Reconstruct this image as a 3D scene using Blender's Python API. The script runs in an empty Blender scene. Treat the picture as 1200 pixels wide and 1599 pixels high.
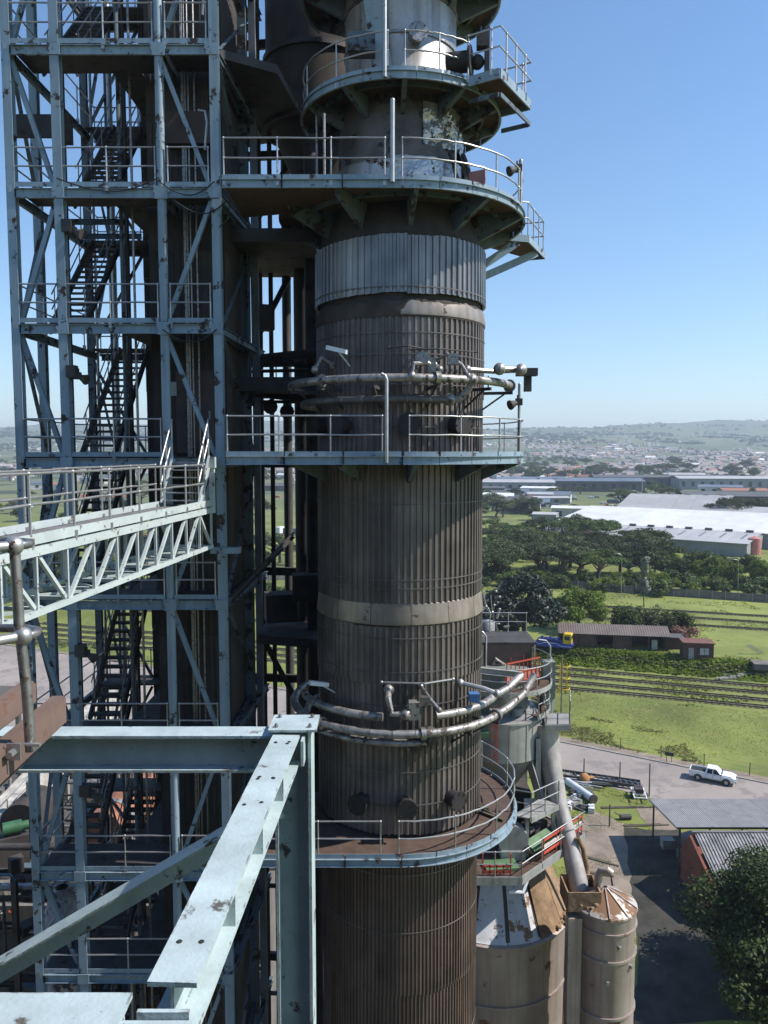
import bpy, math, random
import numpy as np
from mathutils import Vector, Matrix, noise as mnoise

R = math.radians
random.seed(7)
rng = np.random.default_rng(7)
S = bpy.context.scene
COL = S.collection

# ------------------------------------------------------------------ camera, sky, sun, exposure
EYE = 41.0
PITCH = R(4.5)
cam_d = bpy.data.cameras.new("camera")
cam = bpy.data.objects.new("camera", cam_d)
COL.objects.link(cam)
cam.location = (0, 0, EYE)
cam.rotation_euler = (R(90) - PITCH, 0, 0)
cam_d.sensor_fit = 'VERTICAL'
cam_d.sensor_height = 36.0
cam_d.lens = 36.0 * 1200 / 1599
cam_d.clip_start = 0.05
cam_d.clip_end = 30000
S.camera = cam

SUN_EL = R(46)
SUN_AZ = R(-4)            # measured from +X towards +Y
sdir = Vector((math.cos(SUN_EL) * math.cos(SUN_AZ), math.cos(SUN_EL) * math.sin(SUN_AZ), math.sin(SUN_EL)))
world = bpy.data.worlds.new("World")
S.world = world
world.use_nodes = True
wn = world.node_tree.nodes
wl = world.node_tree.links
bg = wn["Background"]
sky = wn.new("ShaderNodeTexSky")
sky.sky_type = 'NISHITA'
sky.sun_disc = False
sky.sun_elevation = SUN_EL
sky.sun_rotation = math.atan2(sdir.x, sdir.y)
sky.altitude = 100
sky.air_density = 1.15
sky.dust_density = 0.0
sky.ozone_density = 5.0
hsv = wn.new("ShaderNodeHueSaturation")
hsv.inputs['Saturation'].default_value = 1.08
wl.new(sky.outputs[0], hsv.inputs['Color'])
wl.new(hsv.outputs[0], bg.inputs[0])
bg.inputs[1].default_value = 0.125
sun_d = bpy.data.lights.new("sun", 'SUN')
sun_d.energy = 5.0
sun_d.angle = R(0.53)
sun_d.color = (1.0, 0.95, 0.87)
sun = bpy.data.objects.new("sun", sun_d)
COL.objects.link(sun)
sun.rotation_euler = sdir.to_track_quat('Z', 'Y').to_euler()
S.view_settings.view_transform = 'Standard'
S.view_settings.look = 'None'
S.view_settings.exposure = 0.5
S.view_settings.gamma = 1.0
S.view_settings.use_curve_mapping = False
S.cycles.use_denoising = True
S.cycles.max_bounces = 6
S.cycles.diffuse_bounces = 3
S.cycles.glossy_bounces = 3
S.cycles.transmission_bounces = 3
S.cycles.volume_bounces = 0
S.cycles.caustics_reflective = False
S.cycles.caustics_refractive = False

# ------------------------------------------------------------------ mesh helpers
Z = Vector((0, 0, 1))

def V(*a):
    return Vector(a) if len(a) > 1 else Vector(a[0])

class MB:
    def __init__(s):
        s.v = []; s.f = []; s.m = []; s.mi = 0
    def add(s, vs, fs):
        b = len(s.v)
        s.v += [tuple(p) for p in vs]
        s.f += [tuple(i + b for i in f) for f in fs]
        s.m += [s.mi] * len(fs)
        return s
    def box(s, c, size, rot=None):
        c = V(c); x, y, z = size[0] / 2, size[1] / 2, size[2] / 2
        P = [Vector((a * x, b * y, d * z)) for d in (-1, 1) for b in (-1, 1) for a in (-1, 1)]
        if rot is not None:
            if not isinstance(rot, Matrix):
                rot = Matrix.Rotation(rot, 3, 'Z')
            P = [rot @ p for p in P]
        return s.add([c + p for p in P], [(0, 2, 3, 1), (4, 5, 7, 6), (0, 1, 5, 4), (2, 6, 7, 3), (0, 4, 6, 2), (1, 3, 7, 5)])
    def prof(s, p0, p1, pts, up=Z, cap=True):
        p0, p1 = V(p0), V(p1); d = (p1 - p0).normalized()
        up = V(up)
        if abs(d.dot(up)) > 0.98:
            up = Vector((0, 1, 0)) if abs(d.y) < 0.9 else Vector((1, 0, 0))
        sx = d.cross(up).normalized(); u = sx.cross(d)
        n = len(pts)
        vs = [p0 + sx * a + u * b for a, b in pts] + [p1 + sx * a + u * b for a, b in pts]
        fs = [(i, (i + 1) % n, n + (i + 1) % n, n + i) for i in range(n)]
        if cap:
            fs += [tuple(range(n - 1, -1, -1)), tuple(range(n, 2 * n))]
        return s.add(vs, fs)
    def bar(s, p0, p1, w, h, up=Z):
        return s.prof(p0, p1, [(-w/2, -h/2), (w/2, -h/2), (w/2, h/2), (-w/2, h/2)], up)
    def ibeam(s, p0, p1, h, w, tf=0.018, tw=0.012, up=Z):
        a, b, c, d = w / 2, h / 2, tw / 2, h / 2 - tf
        return s.prof(p0, p1, [(-a, -b), (a, -b), (a, -d), (c, -d), (c, d), (a, d), (a, b), (-a, b), (-a, d), (-c, d), (-c, -d), (-a, -d)], up)
    def chan(s, p0, p1, h, w, t=0.012, up=Z):
        b = h / 2
        return s.prof(p0, p1, [(0, -b), (w, -b), (w, -b + t), (t, -b + t), (t, b - t), (w, b - t), (w, b), (0, b)], up)
    def ang(s, p0, p1, w, t=0.012, up=Z):
        return s.prof(p0, p1, [(0, 0), (w, 0), (w, t), (t, t), (t, w), (0, w)], up)
    def tube(s, p0, p1, r, n=10, r1=None, cap=True):
        p0, p1 = V(p0), V(p1); d = (p1 - p0)
        if d.length < 1e-6: return s
        d.normalize()
        a = d.orthogonal().normalized(); b = d.cross(a)
        r1 = r if r1 is None else r1
        C = [(math.cos(2*math.pi*i/n), math.sin(2*math.pi*i/n)) for i in range(n)]
        vs = [p0 + (a*x + b*y) * r for x, y in C] + [p1 + (a*x + b*y) * r1 for x, y in C]
        fs = [(i, (i+1) % n, n + (i+1) % n, n + i) for i in range(n)]
        if cap: fs += [tuple(range(n-1, -1, -1)), tuple(range(n, 2*n))]
        return s.add(vs, fs)
    def path(s, pts, r, n=8, cap=True, rs=None):
        pts = [V(p) for p in pts]; m = len(pts)
        vs = []; prev = None
        for i, p in enumerate(pts):
            d = (pts[min(i+1, m-1)] - pts[max(i-1, 0)]).normalized()
            if prev is None: a = d.orthogonal().normalized()
            else:
                a = prev - d * prev.dot(d)
                a = a.normalized() if a.length > 1e-5 else d.orthogonal().normalized()
            prev = a; b = d.cross(a); rr = rs[i] if rs else r
            vs += [p + (a*math.cos(2*math.pi*k/n) + b*math.sin(2*math.pi*k/n)) * rr for k in range(n)]
        fs = [(i*n+k, i*n+(k+1) % n, (i+1)*n+(k+1) % n, (i+1)*n+k) for i in range(m-1) for k in range(n)]
        if cap: fs += [tuple(range(n-1, -1, -1)), tuple((m-1)*n + k for k in range(n))]
        return s.add(vs, fs)
    def lathe(s, prof, cx, cy, n=48, a0=0.0, a1=2*math.pi, z0=0.0):
        full = abs(a1 - a0 - 2*math.pi) < 1e-6
        k = n if full else n + 1
        vs = []
        for r, z in prof:
            vs += [(cx + r*math.cos(a0 + (a1-a0)*i/n), cy + r*math.sin(a0 + (a1-a0)*i/n), z + z0) for i in range(k)]
        fs = []
        for j in range(len(prof)-1):
            for i in range(n):
                i2 = (i+1) % k
                fs.append((j*k+i, j*k+i2, (j+1)*k+i2, (j+1)*k+i))
        return s.add(vs, fs)
    def sphere(s, c, r, n=10, m=6, sz=1.0):
        pr = [(max(1e-4, r*math.sin(math.pi*i/m)), -r*sz*math.cos(math.pi*i/m)) for i in range(m+1)]
        return s.lathe(pr, c[0], c[1], n, z0=c[2])
    def poly(s, pts, z0, z1):
        n = len(pts)
        a = sum(pts[i][0]*pts[(i+1) % n][1] - pts[(i+1) % n][0]*pts[i][1] for i in range(n))
        if a < 0: pts = pts[::-1]
        vs = [(x, y, z0) for x, y in pts] + [(x, y, z1) for x, y in pts]
        fs = [(i, (i+1) % n, n+(i+1) % n, n+i) for i in range(n)] + [tuple(range(n-1, -1, -1)), tuple(range(n, 2*n))]
        return s.add(vs, fs)
    def mesh(s, name, mats, smooth=False):
        me = bpy.data.meshes.new(name)
        me.from_pydata(s.v, [], s.f)
        for m in (mats if isinstance(mats, (list, tuple)) else [mats]): me.materials.append(m)
        if any(s.m): me.polygons.foreach_set('material_index', s.m)
        me.update()
        if smooth:
            me.shade_smooth()
            me.set_sharp_from_angle(angle=R(38))
        return me

WL = {}                    # world location of every object that carries children
def wloc(o): return WL.get(o.name, Vector((0, 0, 0)))

def tag(o, label=None, cat=None, group=None, kind=None):
    if label: o['label'] = label
    if cat: o['category'] = cat
    if group: o['group'] = group
    if kind: o['kind'] = kind
    return o

def thing(name, label, cat, loc=(0, 0, 0), group=None):
    o = bpy.data.objects.new(name, None)
    o.empty_display_size = 0.3
    COL.objects.link(o); o.location = loc; WL[o.name] = V(loc)
    return tag(o, label, cat, group)

def link(name, me, parent=None, mat4=None, label=None, kind=None):
    o = bpy.data.objects.new(name, me); COL.objects.link(o)
    if parent is not None:
        o.parent = parent
        o.matrix_parent_inverse = Matrix.Translation(-wloc(parent))
    if mat4 is not None:
        o.matrix_basis = mat4; WL[o.name] = mat4.to_translation()
    if label: o['label'] = label
    if kind: o['kind'] = kind
    return o

def part(parent, name, mb, mat, smooth=False, label=None, kind=None):
    return link(name, mb.mesh(name, mat, smooth), parent, None, label, kind)

def solo(name, mb, mat, label, cat, group=None, smooth=False, loc=None):
    o = link(name, mb.mesh(name, mat, smooth)); 
    if loc is not None: o.location = loc; WL[o.name] = V(loc)
    return tag(o, label, cat, group)

def struct(name, mb, mat, smooth=False, parent=None):
    o = link(name, mb.mesh(name, mat, smooth), parent)
    if parent is None: o['kind'] = 'structure'
    return o

def children(o): return KIDS(o)
def KIDS(o): return [c for c in o.children]
def copy_tree(o, loc=None, rotz=None, scale=None, label=None, parent=None):
    c = o.copy(); COL.objects.link(c)
    if parent is not None: c.parent = parent
    if loc is not None: c.location = loc
    if rotz is not None: c.rotation_euler = (0, 0, rotz)
    if scale is not None: c.scale = (scale,)*3 if isinstance(scale, (int, float)) else scale
    if label: c['label'] = label
    for ch in list(o.children): copy_tree(ch, parent=c)
    return c

# ------------------------------------------------------------------ materials
MATS = {}
def M(name, col, rough=0.6, metal=0.0, var=0.18, scale=1.5, rust=0.0, rustcol=(0.06, 0.028, 0.014), rscale=2.0,
      streak=0.0, streakcol=(0.05, 0.035, 0.025), bump=0.0, bscale=20.0, rand=0.0, transl=0.0, spec=0.5, wave=None, specks=0.0, edge=0.0):
    m = bpy.data.materials.new(name); m.use_nodes = True
    nt = m.node_tree; N = nt.nodes; L = nt.links
    b = N["Principled BSDF"]
    b.inputs['Roughness'].default_value = rough
    b.inputs['Metallic'].default_value = metal
    b.inputs['Specular IOR Level'].default_value = spec
    tc = N.new('ShaderNodeTexCoord'); oi = N.new('ShaderNodeObjectInfo')
    ad = N.new('ShaderNodeVectorMath'); ad.operation = 'ADD'
    sc = N.new('ShaderNodeVectorMath'); sc.operation = 'SCALE'; sc.inputs[3].default_value = 37.0
    cmb = N.new('ShaderNodeCombineXYZ')
    L.new(oi.outputs['Random'], cmb.inputs[0]); L.new(oi.outputs['Random'], cmb.inputs[1])
    L.new(cmb.outputs[0], sc.inputs[0]); L.new(tc.outputs['Object'], ad.inputs[0]); L.new(sc.outputs[0], ad.inputs[1])
    co = ad.outputs[0]
    def noise(s, detail=5, ro=0.6, vec=None, stretch=None):
        n = N.new('ShaderNodeTexNoise'); n.inputs['Scale'].default_value = s
        n.inputs['Detail'].default_value = detail; n.inputs['Roughness'].default_value = ro
        src = vec or co
        if stretch:
            mp = N.new('ShaderNodeMapping'); mp.inputs['Scale'].default_value = stretch
            L.new(src, mp.inputs[0]); src = mp.outputs[0]
        L.new(src, n.inputs['Vector']); return n.outputs['Fac']
    def rampf(src, lo, hi):
        r = N.new('ShaderNodeMapRange'); r.inputs[1].default_value = lo; r.inputs[2].default_value = hi
        L.new(src, r.inputs[0]); return r.outputs[0]
    def mix(f, a, c):
        x = N.new('ShaderNodeMix'); x.data_type = 'RGBA'
        if isinstance(f, float): x.inputs[0].default_value = f
        else: L.new(f, x.inputs[0])
        for sock, val in ((x.inputs[6], a), (x.inputs[7], c)):
            if isinstance(val, tuple): sock.default_value = (*val, 1)
            else: L.new(val, sock)
        return x.outputs[2]
    dk = tuple(max(0, c*(1-var*1.6)) for c in col); lt = tuple(min(1, c*(1+var)) for c in col)
    cur = mix(rampf(noise(scale), 0.3, 0.7), dk, lt)
    if rand:
        hs = N.new('ShaderNodeHueSaturation'); rr = N.new('ShaderNodeMapRange')
        rr.inputs[3].default_value = 1-rand; rr.inputs[4].default_value = 1+rand
        L.new(oi.outputs['Random'], rr.inputs[0]); L.new(rr.outputs[0], hs.inputs['Value']); L.new(cur, hs.inputs['Color'])
        cur = hs.outputs[0]
    if streak:
        st = noise(1.0, 4, 0.6, None, (5.0, 5.0, 0.16))
        f = rampf(st, 0.46, 0.72)
        mu = N.new('ShaderNodeMath'); mu.operation = 'MULTIPLY'; mu.inputs[1].default_value = streak
        L.new(f, mu.inputs[0]); cur = mix(mu.outputs[0], cur, streakcol)
    rf = None
    if rust:
        rf = rampf(noise(rscale, 8, 0.68), 0.66 - rust*0.3, 0.70 - rust*0.3)
        cur = mix(rf, cur, rustcol)
        inv = N.new('ShaderNodeMath'); inv.operation = 'MULTIPLY_ADD'; inv.inputs[1].default_value = -metal; inv.inputs[2].default_value = metal
        L.new(rf, inv.inputs[0]); L.new(inv.outputs[0], b.inputs['Metallic'])
        rg = N.new('ShaderNodeMapRange'); rg.inputs[3].default_value = rough; rg.inputs[4].default_value = 0.92
        L.new(rf, rg.inputs[0]); L.new(rg.outputs[0], b.inputs['Roughness'])
    if specks:
        cur = mix(rampf(noise(26.0, 3, 0.7), 0.74-specks*0.08, 0.76-specks*0.08), cur, rustcol)
    if edge:
        bv = N.new('ShaderNodeBevel'); bv.samples = 4; bv.inputs[0].default_value = edge
        gn = N.new('ShaderNodeNewGeometry'); dp = N.new('ShaderNodeVectorMath'); dp.operation = 'DOT_PRODUCT'
        L.new(bv.outputs[0], dp.inputs[0]); L.new(gn.outputs['Normal'], dp.inputs[1])
        e_ = N.new('ShaderNodeMapRange'); e_.inputs[1].default_value = 0.97; e_.inputs[2].default_value = 0.90; L.new(dp.outputs['Value'], e_.inputs[0])
        m_ = N.new('ShaderNodeMath'); m_.operation = 'MULTIPLY'; L.new(e_.outputs[0], m_.inputs[0]); L.new(rampf(noise(6.0, 6, 0.7), 0.53, 0.58), m_.inputs[1])
        cur = mix(m_.outputs[0], cur, rustcol)
    L.new(cur, b.inputs['Base Color'])
    if bump:
        bp = N.new('ShaderNodeBump'); bp.inputs['Strength'].default_value = bump; bp.inputs['Distance'].default_value = 0.05
        if wave:
            w = N.new('ShaderNodeTexWave'); w.inputs['Scale'].default_value = wave[0]; w.bands_direction = wave[1]
            L.new(tc.outputs['Object'], w.inputs[0]); L.new(w.outputs['Fac'], bp.inputs['Height'])
        else: L.new(noise(bscale, 4), bp.inputs['Height'])
        L.new(bp.outputs[0], b.inputs['Normal'])
    if transl:
        t = N.new('ShaderNodeBsdfTranslucent'); ms = N.new('ShaderNodeMixShader'); ms.inputs[0].default_value = transl
        L.new(cur, t.inputs[0]); L.new(b.outputs[0], ms.inputs[1]); L.new(t.outputs[0], ms.inputs[2])
        L.new(ms.outputs[0], N['Material Output'].inputs[0])
    MATS[name] = m
    return m

teal = M('teal_paint', (0.245, 0.325, 0.385), 0.5, var=0.10, scale=0.8, rust=0.28, rscale=2.2, rustcol=(0.045, 0.032, 0.028), streak=0.25)
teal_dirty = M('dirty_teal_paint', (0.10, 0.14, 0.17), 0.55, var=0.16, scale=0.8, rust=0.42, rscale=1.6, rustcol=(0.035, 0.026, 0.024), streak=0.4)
teal_pale = M('pale_teal_paint', (0.41, 0.495, 0.505), 0.55, var=0.12, scale=3.5, rust=0.20, rscale=3.2, rustcol=(0.085, 0.078, 0.07), streak=0.25, streakcol=(.20, .23, .23), bump=0.12, bscale=45, specks=0.4, edge=0.016)
white_steel = M('white_bridge_paint', (0.44, 0.495, 0.495), 0.5, var=0.08, rust=0.22, rscale=5.0, rustcol=(0.10, 0.07, 0.05))
galv = M('galvanised_steel', (0.42, 0.42, 0.415), 0.45, metal=0.75, var=0.12, scale=6, rust=0.12, rscale=7)
steel_worn = M('worn_post_steel', (0.30, 0.29, 0.28), 0.42, metal=0.8, var=0.22, scale=10, rust=0.30, rscale=14, rustcol=(0.07, 0.05, 0.04))
brown_paint = M('rust_brown_paint', (0.165, 0.108, 0.085), 0.75, var=0.16, scale=1.6, rust=0.2, rscale=4, rustcol=(0.14, 0.075, 0.05), streak=0.2)
dark_steel = M('sooty_steel', (0.055, 0.05, 0.05), 0.7, var=0.3, scale=1.2, streak=0.3, rust=0.25, rustcol=(0.05, 0.026, 0.018))
grating = M('rusty_grating', (0.085, 0.052, 0.037), 0.85, var=0.25, scale=2.5)
clad = M('weathered_cladding', (0.185, 0.155, 0.138), 0.5, metal=0.2, var=0.28, scale=0.7, streak=0.55, streakcol=(0.055, 0.040, 0.034), rand=0.27)
clad_bright = M('bare_cladding', (0.26, 0.255, 0.26), 0.42, metal=0.6, var=0.22, scale=0.8, streak=0.4, streakcol=(0.08, 0.07, 0.07), rand=0.12)
clad_brown = M('rust_stained_cladding', (0.152, 0.11, 0.087), 0.7, metal=0.15, var=0.28, scale=0.6, streak=0.6, streakcol=(0.065, 0.034, 0.02), rand=0.14)
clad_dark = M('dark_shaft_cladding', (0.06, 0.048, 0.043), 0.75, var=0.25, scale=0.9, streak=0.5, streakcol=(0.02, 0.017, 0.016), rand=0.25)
shell_bright = M('bright_vessel_metal', (0.50, 0.47, 0.43), 0.4, metal=0.65, var=0.2, scale=0.9, streak=0.6, streakcol=(0.14, 0.10, 0.075), rust=0.1)
flash_metal = M('pale_flashing', (0.34, 0.295, 0.26), 0.45, metal=0.5, var=0.2, scale=1.3, streak=0.5, streakcol=(0.20, 0.13, 0.09), rust=0.15, rscale=1.2)
strap_mat = M('dull_strap', (0.16, 0.15, 0.145), 0.6, metal=0.4, var=0.3)
soot = M('sooty_insulation', (0.05, 0.042, 0.038), 0.85, var=0.3, scale=1.5, streak=0.4)
alu = M('aluminium_lagging', (0.37, 0.35, 0.335), 0.5, metal=0.6, var=0.3, scale=2.5, rust=0.38, rscale=4, rustcol=(0.08, 0.06, 0.05))
silo_metal = M('rust_streaked_silo', (0.40, 0.335, 0.305), 0.55, metal=0.3, var=0.16, scale=0.5, streak=0.55, streakcol=(0.20, 0.12, 0.08), rust=0.14, rscale=0.8, rustcol=(0.17, 0.085, 0.04), bump=0.15, bscale=1.2)
silo_cap = M('dusty_silo_cap', (0.50, 0.45, 0.41), 0.5, metal=0.35, var=0.2, scale=1.0, rust=0.62, rscale=0.9, rustcol=(0.20, 0.11, 0.06))
rust_dust = M('rust_brown_dust', (0.26, 0.17, 0.10), 0.95, var=0.3, scale=2.0, bump=0.5, bscale=6)
white_panel = M('white_cone_panel', (0.62, 0.62, 0.64), 0.5, var=0.12, scale=1.5, rust=0.25, rscale=2.0, rustcol=(0.22, 0.13, 0.08))
grey_plate = M('grey_plate', (0.34, 0.34, 0.33), 0.6, metal=0.2, var=0.15, streak=0.4, streakcol=(0.12, 0.10, 0.08))
red_paint = M('red_paint', (0.55, 0.09, 0.05), 0.5, var=0.2, scale=4)
green_paint = M('green_paint', (0.095, 0.175, 0.085), 0.6, var=0.2)
green_bright = M('green_machine_paint', (0.04, 0.13, 0.06), 0.5, var=0.2)
yellow_paint = M('yellow_paint', (0.62, 0.42, 0.03), 0.5, var=0.12)
blue_paint = M('blue_paint', (0.03, 0.07, 0.34), 0.45, var=0.15)
black = M('black_rubber', (0.02, 0.02, 0.02), 0.7)
dark_hole = M('dark_nozzle', (0.025, 0.022, 0.022), 0.7, var=0.3)
glass = M('dark_glass', (0.03, 0.04, 0.05), 0.08, var=0.05, spec=0.8)
white_paint = M('white_car_paint', (0.78, 0.79, 0.80), 0.25, var=0.03)
concrete = M('concrete', (0.30, 0.28, 0.26), 0.9, var=0.2, scale=0.8, streak=0.4, streakcol=(0.12, 0.11, 0.10))
concrete_dark = M('old_concrete_wall', (0.17, 0.155, 0.14), 0.9, var=0.25, scale=0.5, streak=0.4)
brick_red = M('red_brick_wall', (0.20, 0.062, 0.04), 0.9, var=0.25, scale=1.0, streak=0.2)
brick_dark = M('dark_brick_wall', (0.10, 0.055, 0.042), 0.9, var=0.2, scale=1.0)
roof_grey = M('grey_sheet_roof', (0.30, 0.29, 0.285), 0.6, metal=0.0, var=0.12, scale=0.5, streak=0.0, rust=0.1, rscale=0.8, rustcol=(0.2, 0.15, 0.12))
roof_brown = M('brown_sheet_roof', (0.15, 0.12, 0.105), 0.7, var=0.15, scale=0.4, rand=0.1)
roof_pale = M('pale_grey_roof', (0.40, 0.39, 0.385), 0.55, var=0.1, scale=0.08)
roof_white = M('white_roof', (0.66, 0.65, 0.63), 0.5, var=0.08, scale=0.12, rand=0.05)
roof_blue = M('slate_blue_roof', (0.12, 0.15, 0.20), 0.6, var=0.2, scale=0.05)
roof_dark = M('dark_roof', (0.09, 0.088, 0.09), 0.7, var=0.2, scale=0.05)
roof_red = M('red_tile_roof', (0.26, 0.11, 0.07), 0.8, var=0.2, rand=0.3)
roof_rand = M('mixed_house_roof', (0.26, 0.22, 0.21), 0.7, var=0.2, rand=0.7)
wall_white = M('pale_house_wall', (0.58, 0.54, 0.48), 0.8, var=0.1, rand=0.25)
wall_grey = M('grey_sheet_wall', (0.27, 0.28, 0.29), 0.7, var=0.12, scale=0.2, streak=0.2)
bark = M('bark', (0.075, 0.055, 0.042), 0.95, var=0.3, scale=3, bump=0.4)
leaf_dark = M('dark_waxy_leaves', (0.030, 0.042, 0.028), 0.45, var=0.5, scale=1.2, rand=0.15, transl=0.1, spec=0.25)
leaf_mid = M('mid_green_leaves', (0.08, 0.118, 0.034), 0.7, spec=0.2, var=0.5, scale=0.6, rand=0.3, transl=0.25)
leaf_light = M('light_green_leaves', (0.14, 0.20, 0.035), 0.7, spec=0.2, var=0.35, scale=0.6, rand=0.12, transl=0.3)
leaf_olive = M('olive_leaves', (0.082, 0.10, 0.045), 0.7, spec=0.2, var=0.45, scale=0.5, rand=0.35, transl=0.2)
leaf_pink = M('pinkish_flowering_leaves', (0.27, 0.13, 0.10), 0.6, var=0.4, scale=2.0, transl=0.2)
grass_mat = M('grass', (0.18, 0.205, 0.042), 0.9, var=0.3, scale=0.06, bump=0.6, bscale=0.9)
road_mat = M('dusty_road', (0.285, 0.245, 0.22), 0.9, var=0.12, scale=0.12, bump=0.1, bscale=5, rust=0.42, rscale=0.22, rustcol=(0.205, 0.18, 0.165))
yard_mat = M('paved_yard', (0.17, 0.16, 0.15), 0.9, var=0.2, scale=0.15)
dirt_mat = M('dirt', (0.24, 0.19, 0.15), 0.95, var=0.25, scale=0.35, bump=0.4, bscale=2)
ballast = M('ballast', (0.155, 0.15, 0.065), 0.95, var=0.5, scale=0.8)
rail_mat = M('rusty_rail', (0.06, 0.045, 0.035), 0.6, var=0.2)
timber = M('sleeper_timber', (0.085, 0.072, 0.05), 0.9, var=0.3)

# ------------------------------------------------------------------ terrain
XF = [-400, -82, -58, -20, 24.5, 47.5, 120, 400]; YF = [310, 161, 150, 131, 106, 92, 48, -122]
XN = [-400, -82, -32, 0, 20, 30.6, 50, 120, 400]; YN = [180, 84, 96, 101, 97.5, 88.8, 77, 34, -136]
def sm(t): t = max(0.0, min(1.0, t)); return t*t*(3-2*t)
def yF(x): return float(np.interp(x, XF, YF))
def yN(x): return float(np.interp(x, XN, YN))
def tt(x, y): return 0.316*x + 0.949*y
def H(x, y):
    h = 0.0
    f = yF(x) + 2.2; T = max(f + 2.5, (127 - 0.316*x)/0.949)
    h += 1.5*sm((y-f)/(T-f))
    h += 2.0*sm((tt(x, y) - 143.6)/5.5)
    if y > 60:
        w = 1.0 if 700 < y else 0.25
        h += 0.22*w*mnoise.noise(V(x*0.07, y*0.07, 2.0))*sm((y-yF(x)-3)/6)*(1-sm((tt(x, y)-124)/4)*(1-sm((tt(x, y)-145)/4)))
    if y > 800:
        k = sm((y-900)/2400)
        h += 55*k*(0.85+0.4*mnoise.noise(V(x/900, y/900, 4.1)))
        k2 = sm((y-2300)/3400)
        h += 175*k2*(0.98+0.42*mnoise.noise(V(x/1700, y/1500, 1.3))+0.16*mnoise.noise(V(x/500, y/450, 7.3)))
        h += 10*k*mnoise.noise(V(x/230, y/230, 9.0))
        h -= 160*sm((y-6200)/2500)
    return h

FW = Vector((0, math.cos(PITCH), -math.sin(PITCH))); UP = Vector((0, math.sin(PITCH), math.cos(PITCH)))
def ray(px, py): return Vector(((px-600)/1200, 0, 0)) + FW - UP*((py-799.5)/1200)
def at_y(px, py, y):
    d = ray(px, py); return V(0, 0, EYE) + d*(y/d.y)
def at_z(px, py, z):
    d = ray(px, py); return V(0, 0, EYE) + d*((z-EYE)/d.z)
def gp(px, py, dz=0.0):
    """where the ground lies along a sight line, found on the terrain itself"""
    d = ray(px, py); y = 40.0; step = 3.0
    while y < 8000:
        p = V(0, 0, EYE) + d*(y/d.y)
        if p.z <= H(p.x, p.y):
            for _ in range(25):
                y -= step; step /= 2
                while True:
                    p = V(0, 0, EYE) + d*((y+step)/d.y)
                    if p.z > H(p.x, p.y): y += step
                    else: break
            break
        y += step; step = max(3.0, y*0.02)
    p = V(0, 0, EYE) + d*(y/d.y)
    return V(p.x, p.y, H(p.x, p.y)+dz)

def build_ground():
    xs = list(np.arange(-120, 140.1, 2.5))
    s = 3.0
    while xs[-1] < 7500: s *= 1.09; xs.append(xs[-1]+s)
    s = 3.0
    while xs[0] > -7500: s *= 1.09; xs.insert(0, xs[0]-s)
    ys = [-400, -200, -100, -50, -20, 0, 10, 20, 30, 40, 50, 60, 66, 72, 78]
    ys += list(np.arange(80, 185, 1.6)); s = 2.0
    while ys[-1] < 9800: s = min(s*1.06, 110); ys.append(ys[-1]+s)
    nx = len(xs); mb = MB()
    vs = [(x, y, H(x, y)) for y in ys for x in xs]
    fs = [(j*nx+i, j*nx+i+1, (j+1)*nx+i+1, (j+1)*nx+i) for j in range(len(ys)-1) for i in range(nx-1)]
    mb.add(vs, fs)
    # ground material: field grass near, scrub and pasture on the far hills (by place, not by light)
    m = grass_mat; nt = m.node_tree; N = nt.nodes; L = nt.links
    b = N['Principled BSDF']; cur = b.inputs['Base Color'].links[0].from_socket
    geo = N.new('ShaderNodeNewGeometry'); sp = N.new('ShaderNodeSeparateXYZ'); L.new(geo.outputs['Position'], sp.inputs[0])
    def nz(scale, detail=6):
        n = N.new('ShaderNodeTexNoise'); n.inputs['Scale'].default_value = scale; n.inputs['Detail'].default_value = detail
        n.inputs['Roughness'].default_value = 0.62
        L.new(geo.outputs['Position'], n.inputs['Vector']); return n.outputs['Fac']
    def mr(s_, lo, hi):
        r = N.new('ShaderNodeMapRange'); r.inputs[1].default_value = lo; r.inputs[2].default_value = hi; L.new(s_, r.inputs[0]); return r.outputs[0]
    def mx(f, a, c):
        x = N.new('ShaderNodeMix'); x.data_type = 'RGBA'; L.new(f, x.inputs[0])
        for sk, val in ((x.inputs[6], a), (x.inputs[7], c)):
            if isinstance(val, tuple): sk.default_value = (*val, 1)
            else: L.new(val, sk)
        return x.outputs[2]
    cur = mx(mr(nz(0.6), 0.56, 0.72), cur, (0.22, 0.20, 0.075))        # dry patches
    cur = mx(mr(nz(0.25, 8), 0.55, 0.68), cur, (0.125, 0.165, 0.03))    # lush patches
    far = mx(mr(nz(0.004), 0.42, 0.6), (0.075, 0.10, 0.035), (0.15, 0.155, 0.07))
    far = mx(mr(nz(0.012, 9), 0.54, 0.6), far, (0.035, 0.055, 0.025))
    cur = mx(mr(sp.outputs[1], 300, 700), cur, far)
    L.new(cur, b.inputs['Base Color'])
    struct('ground', mb, m, smooth=True)
build_ground()

def strip(name, xs, ya, yb, mat, dz, n=6):
    mb = MB(); vs = []
    for x in xs:
        a, b = ya(x), yb(x)
        for k in range(n+1):
            y = a + (b-a)*k/n; vs.append((x, y, H(x, y)+dz))
    fs = [(i*(n+1)+k, (i+1)*(n+1)+k, (i+1)*(n+1)+k+1, i*(n+1)+k+1) for i in range(len(xs)-1) for k in range(n)]
    mb.add(vs, fs)
    return struct(name, mb, mat)

RX = list(np.arange(-200, 200.1, 4.0))
strip('road', RX, yN, yF, road_mat, 0.03)
strip('gravel_shoulder', RX, lambda x: yF(x)+0.35, lambda x: yF(x)+2.6, dirt_mat, 0.02, 3)
# kerb stones along the far road edge
kerb = MB()
for a, b in zip(RX[:-1], RX[1:]):
    kerb.bar((a+0.02, yF(a)+0.15, 0.07), (b-0.02, yF(b)+0.15, 0.07), 0.28, 0.16)
struct('kerb', kerb, concrete)
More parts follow.
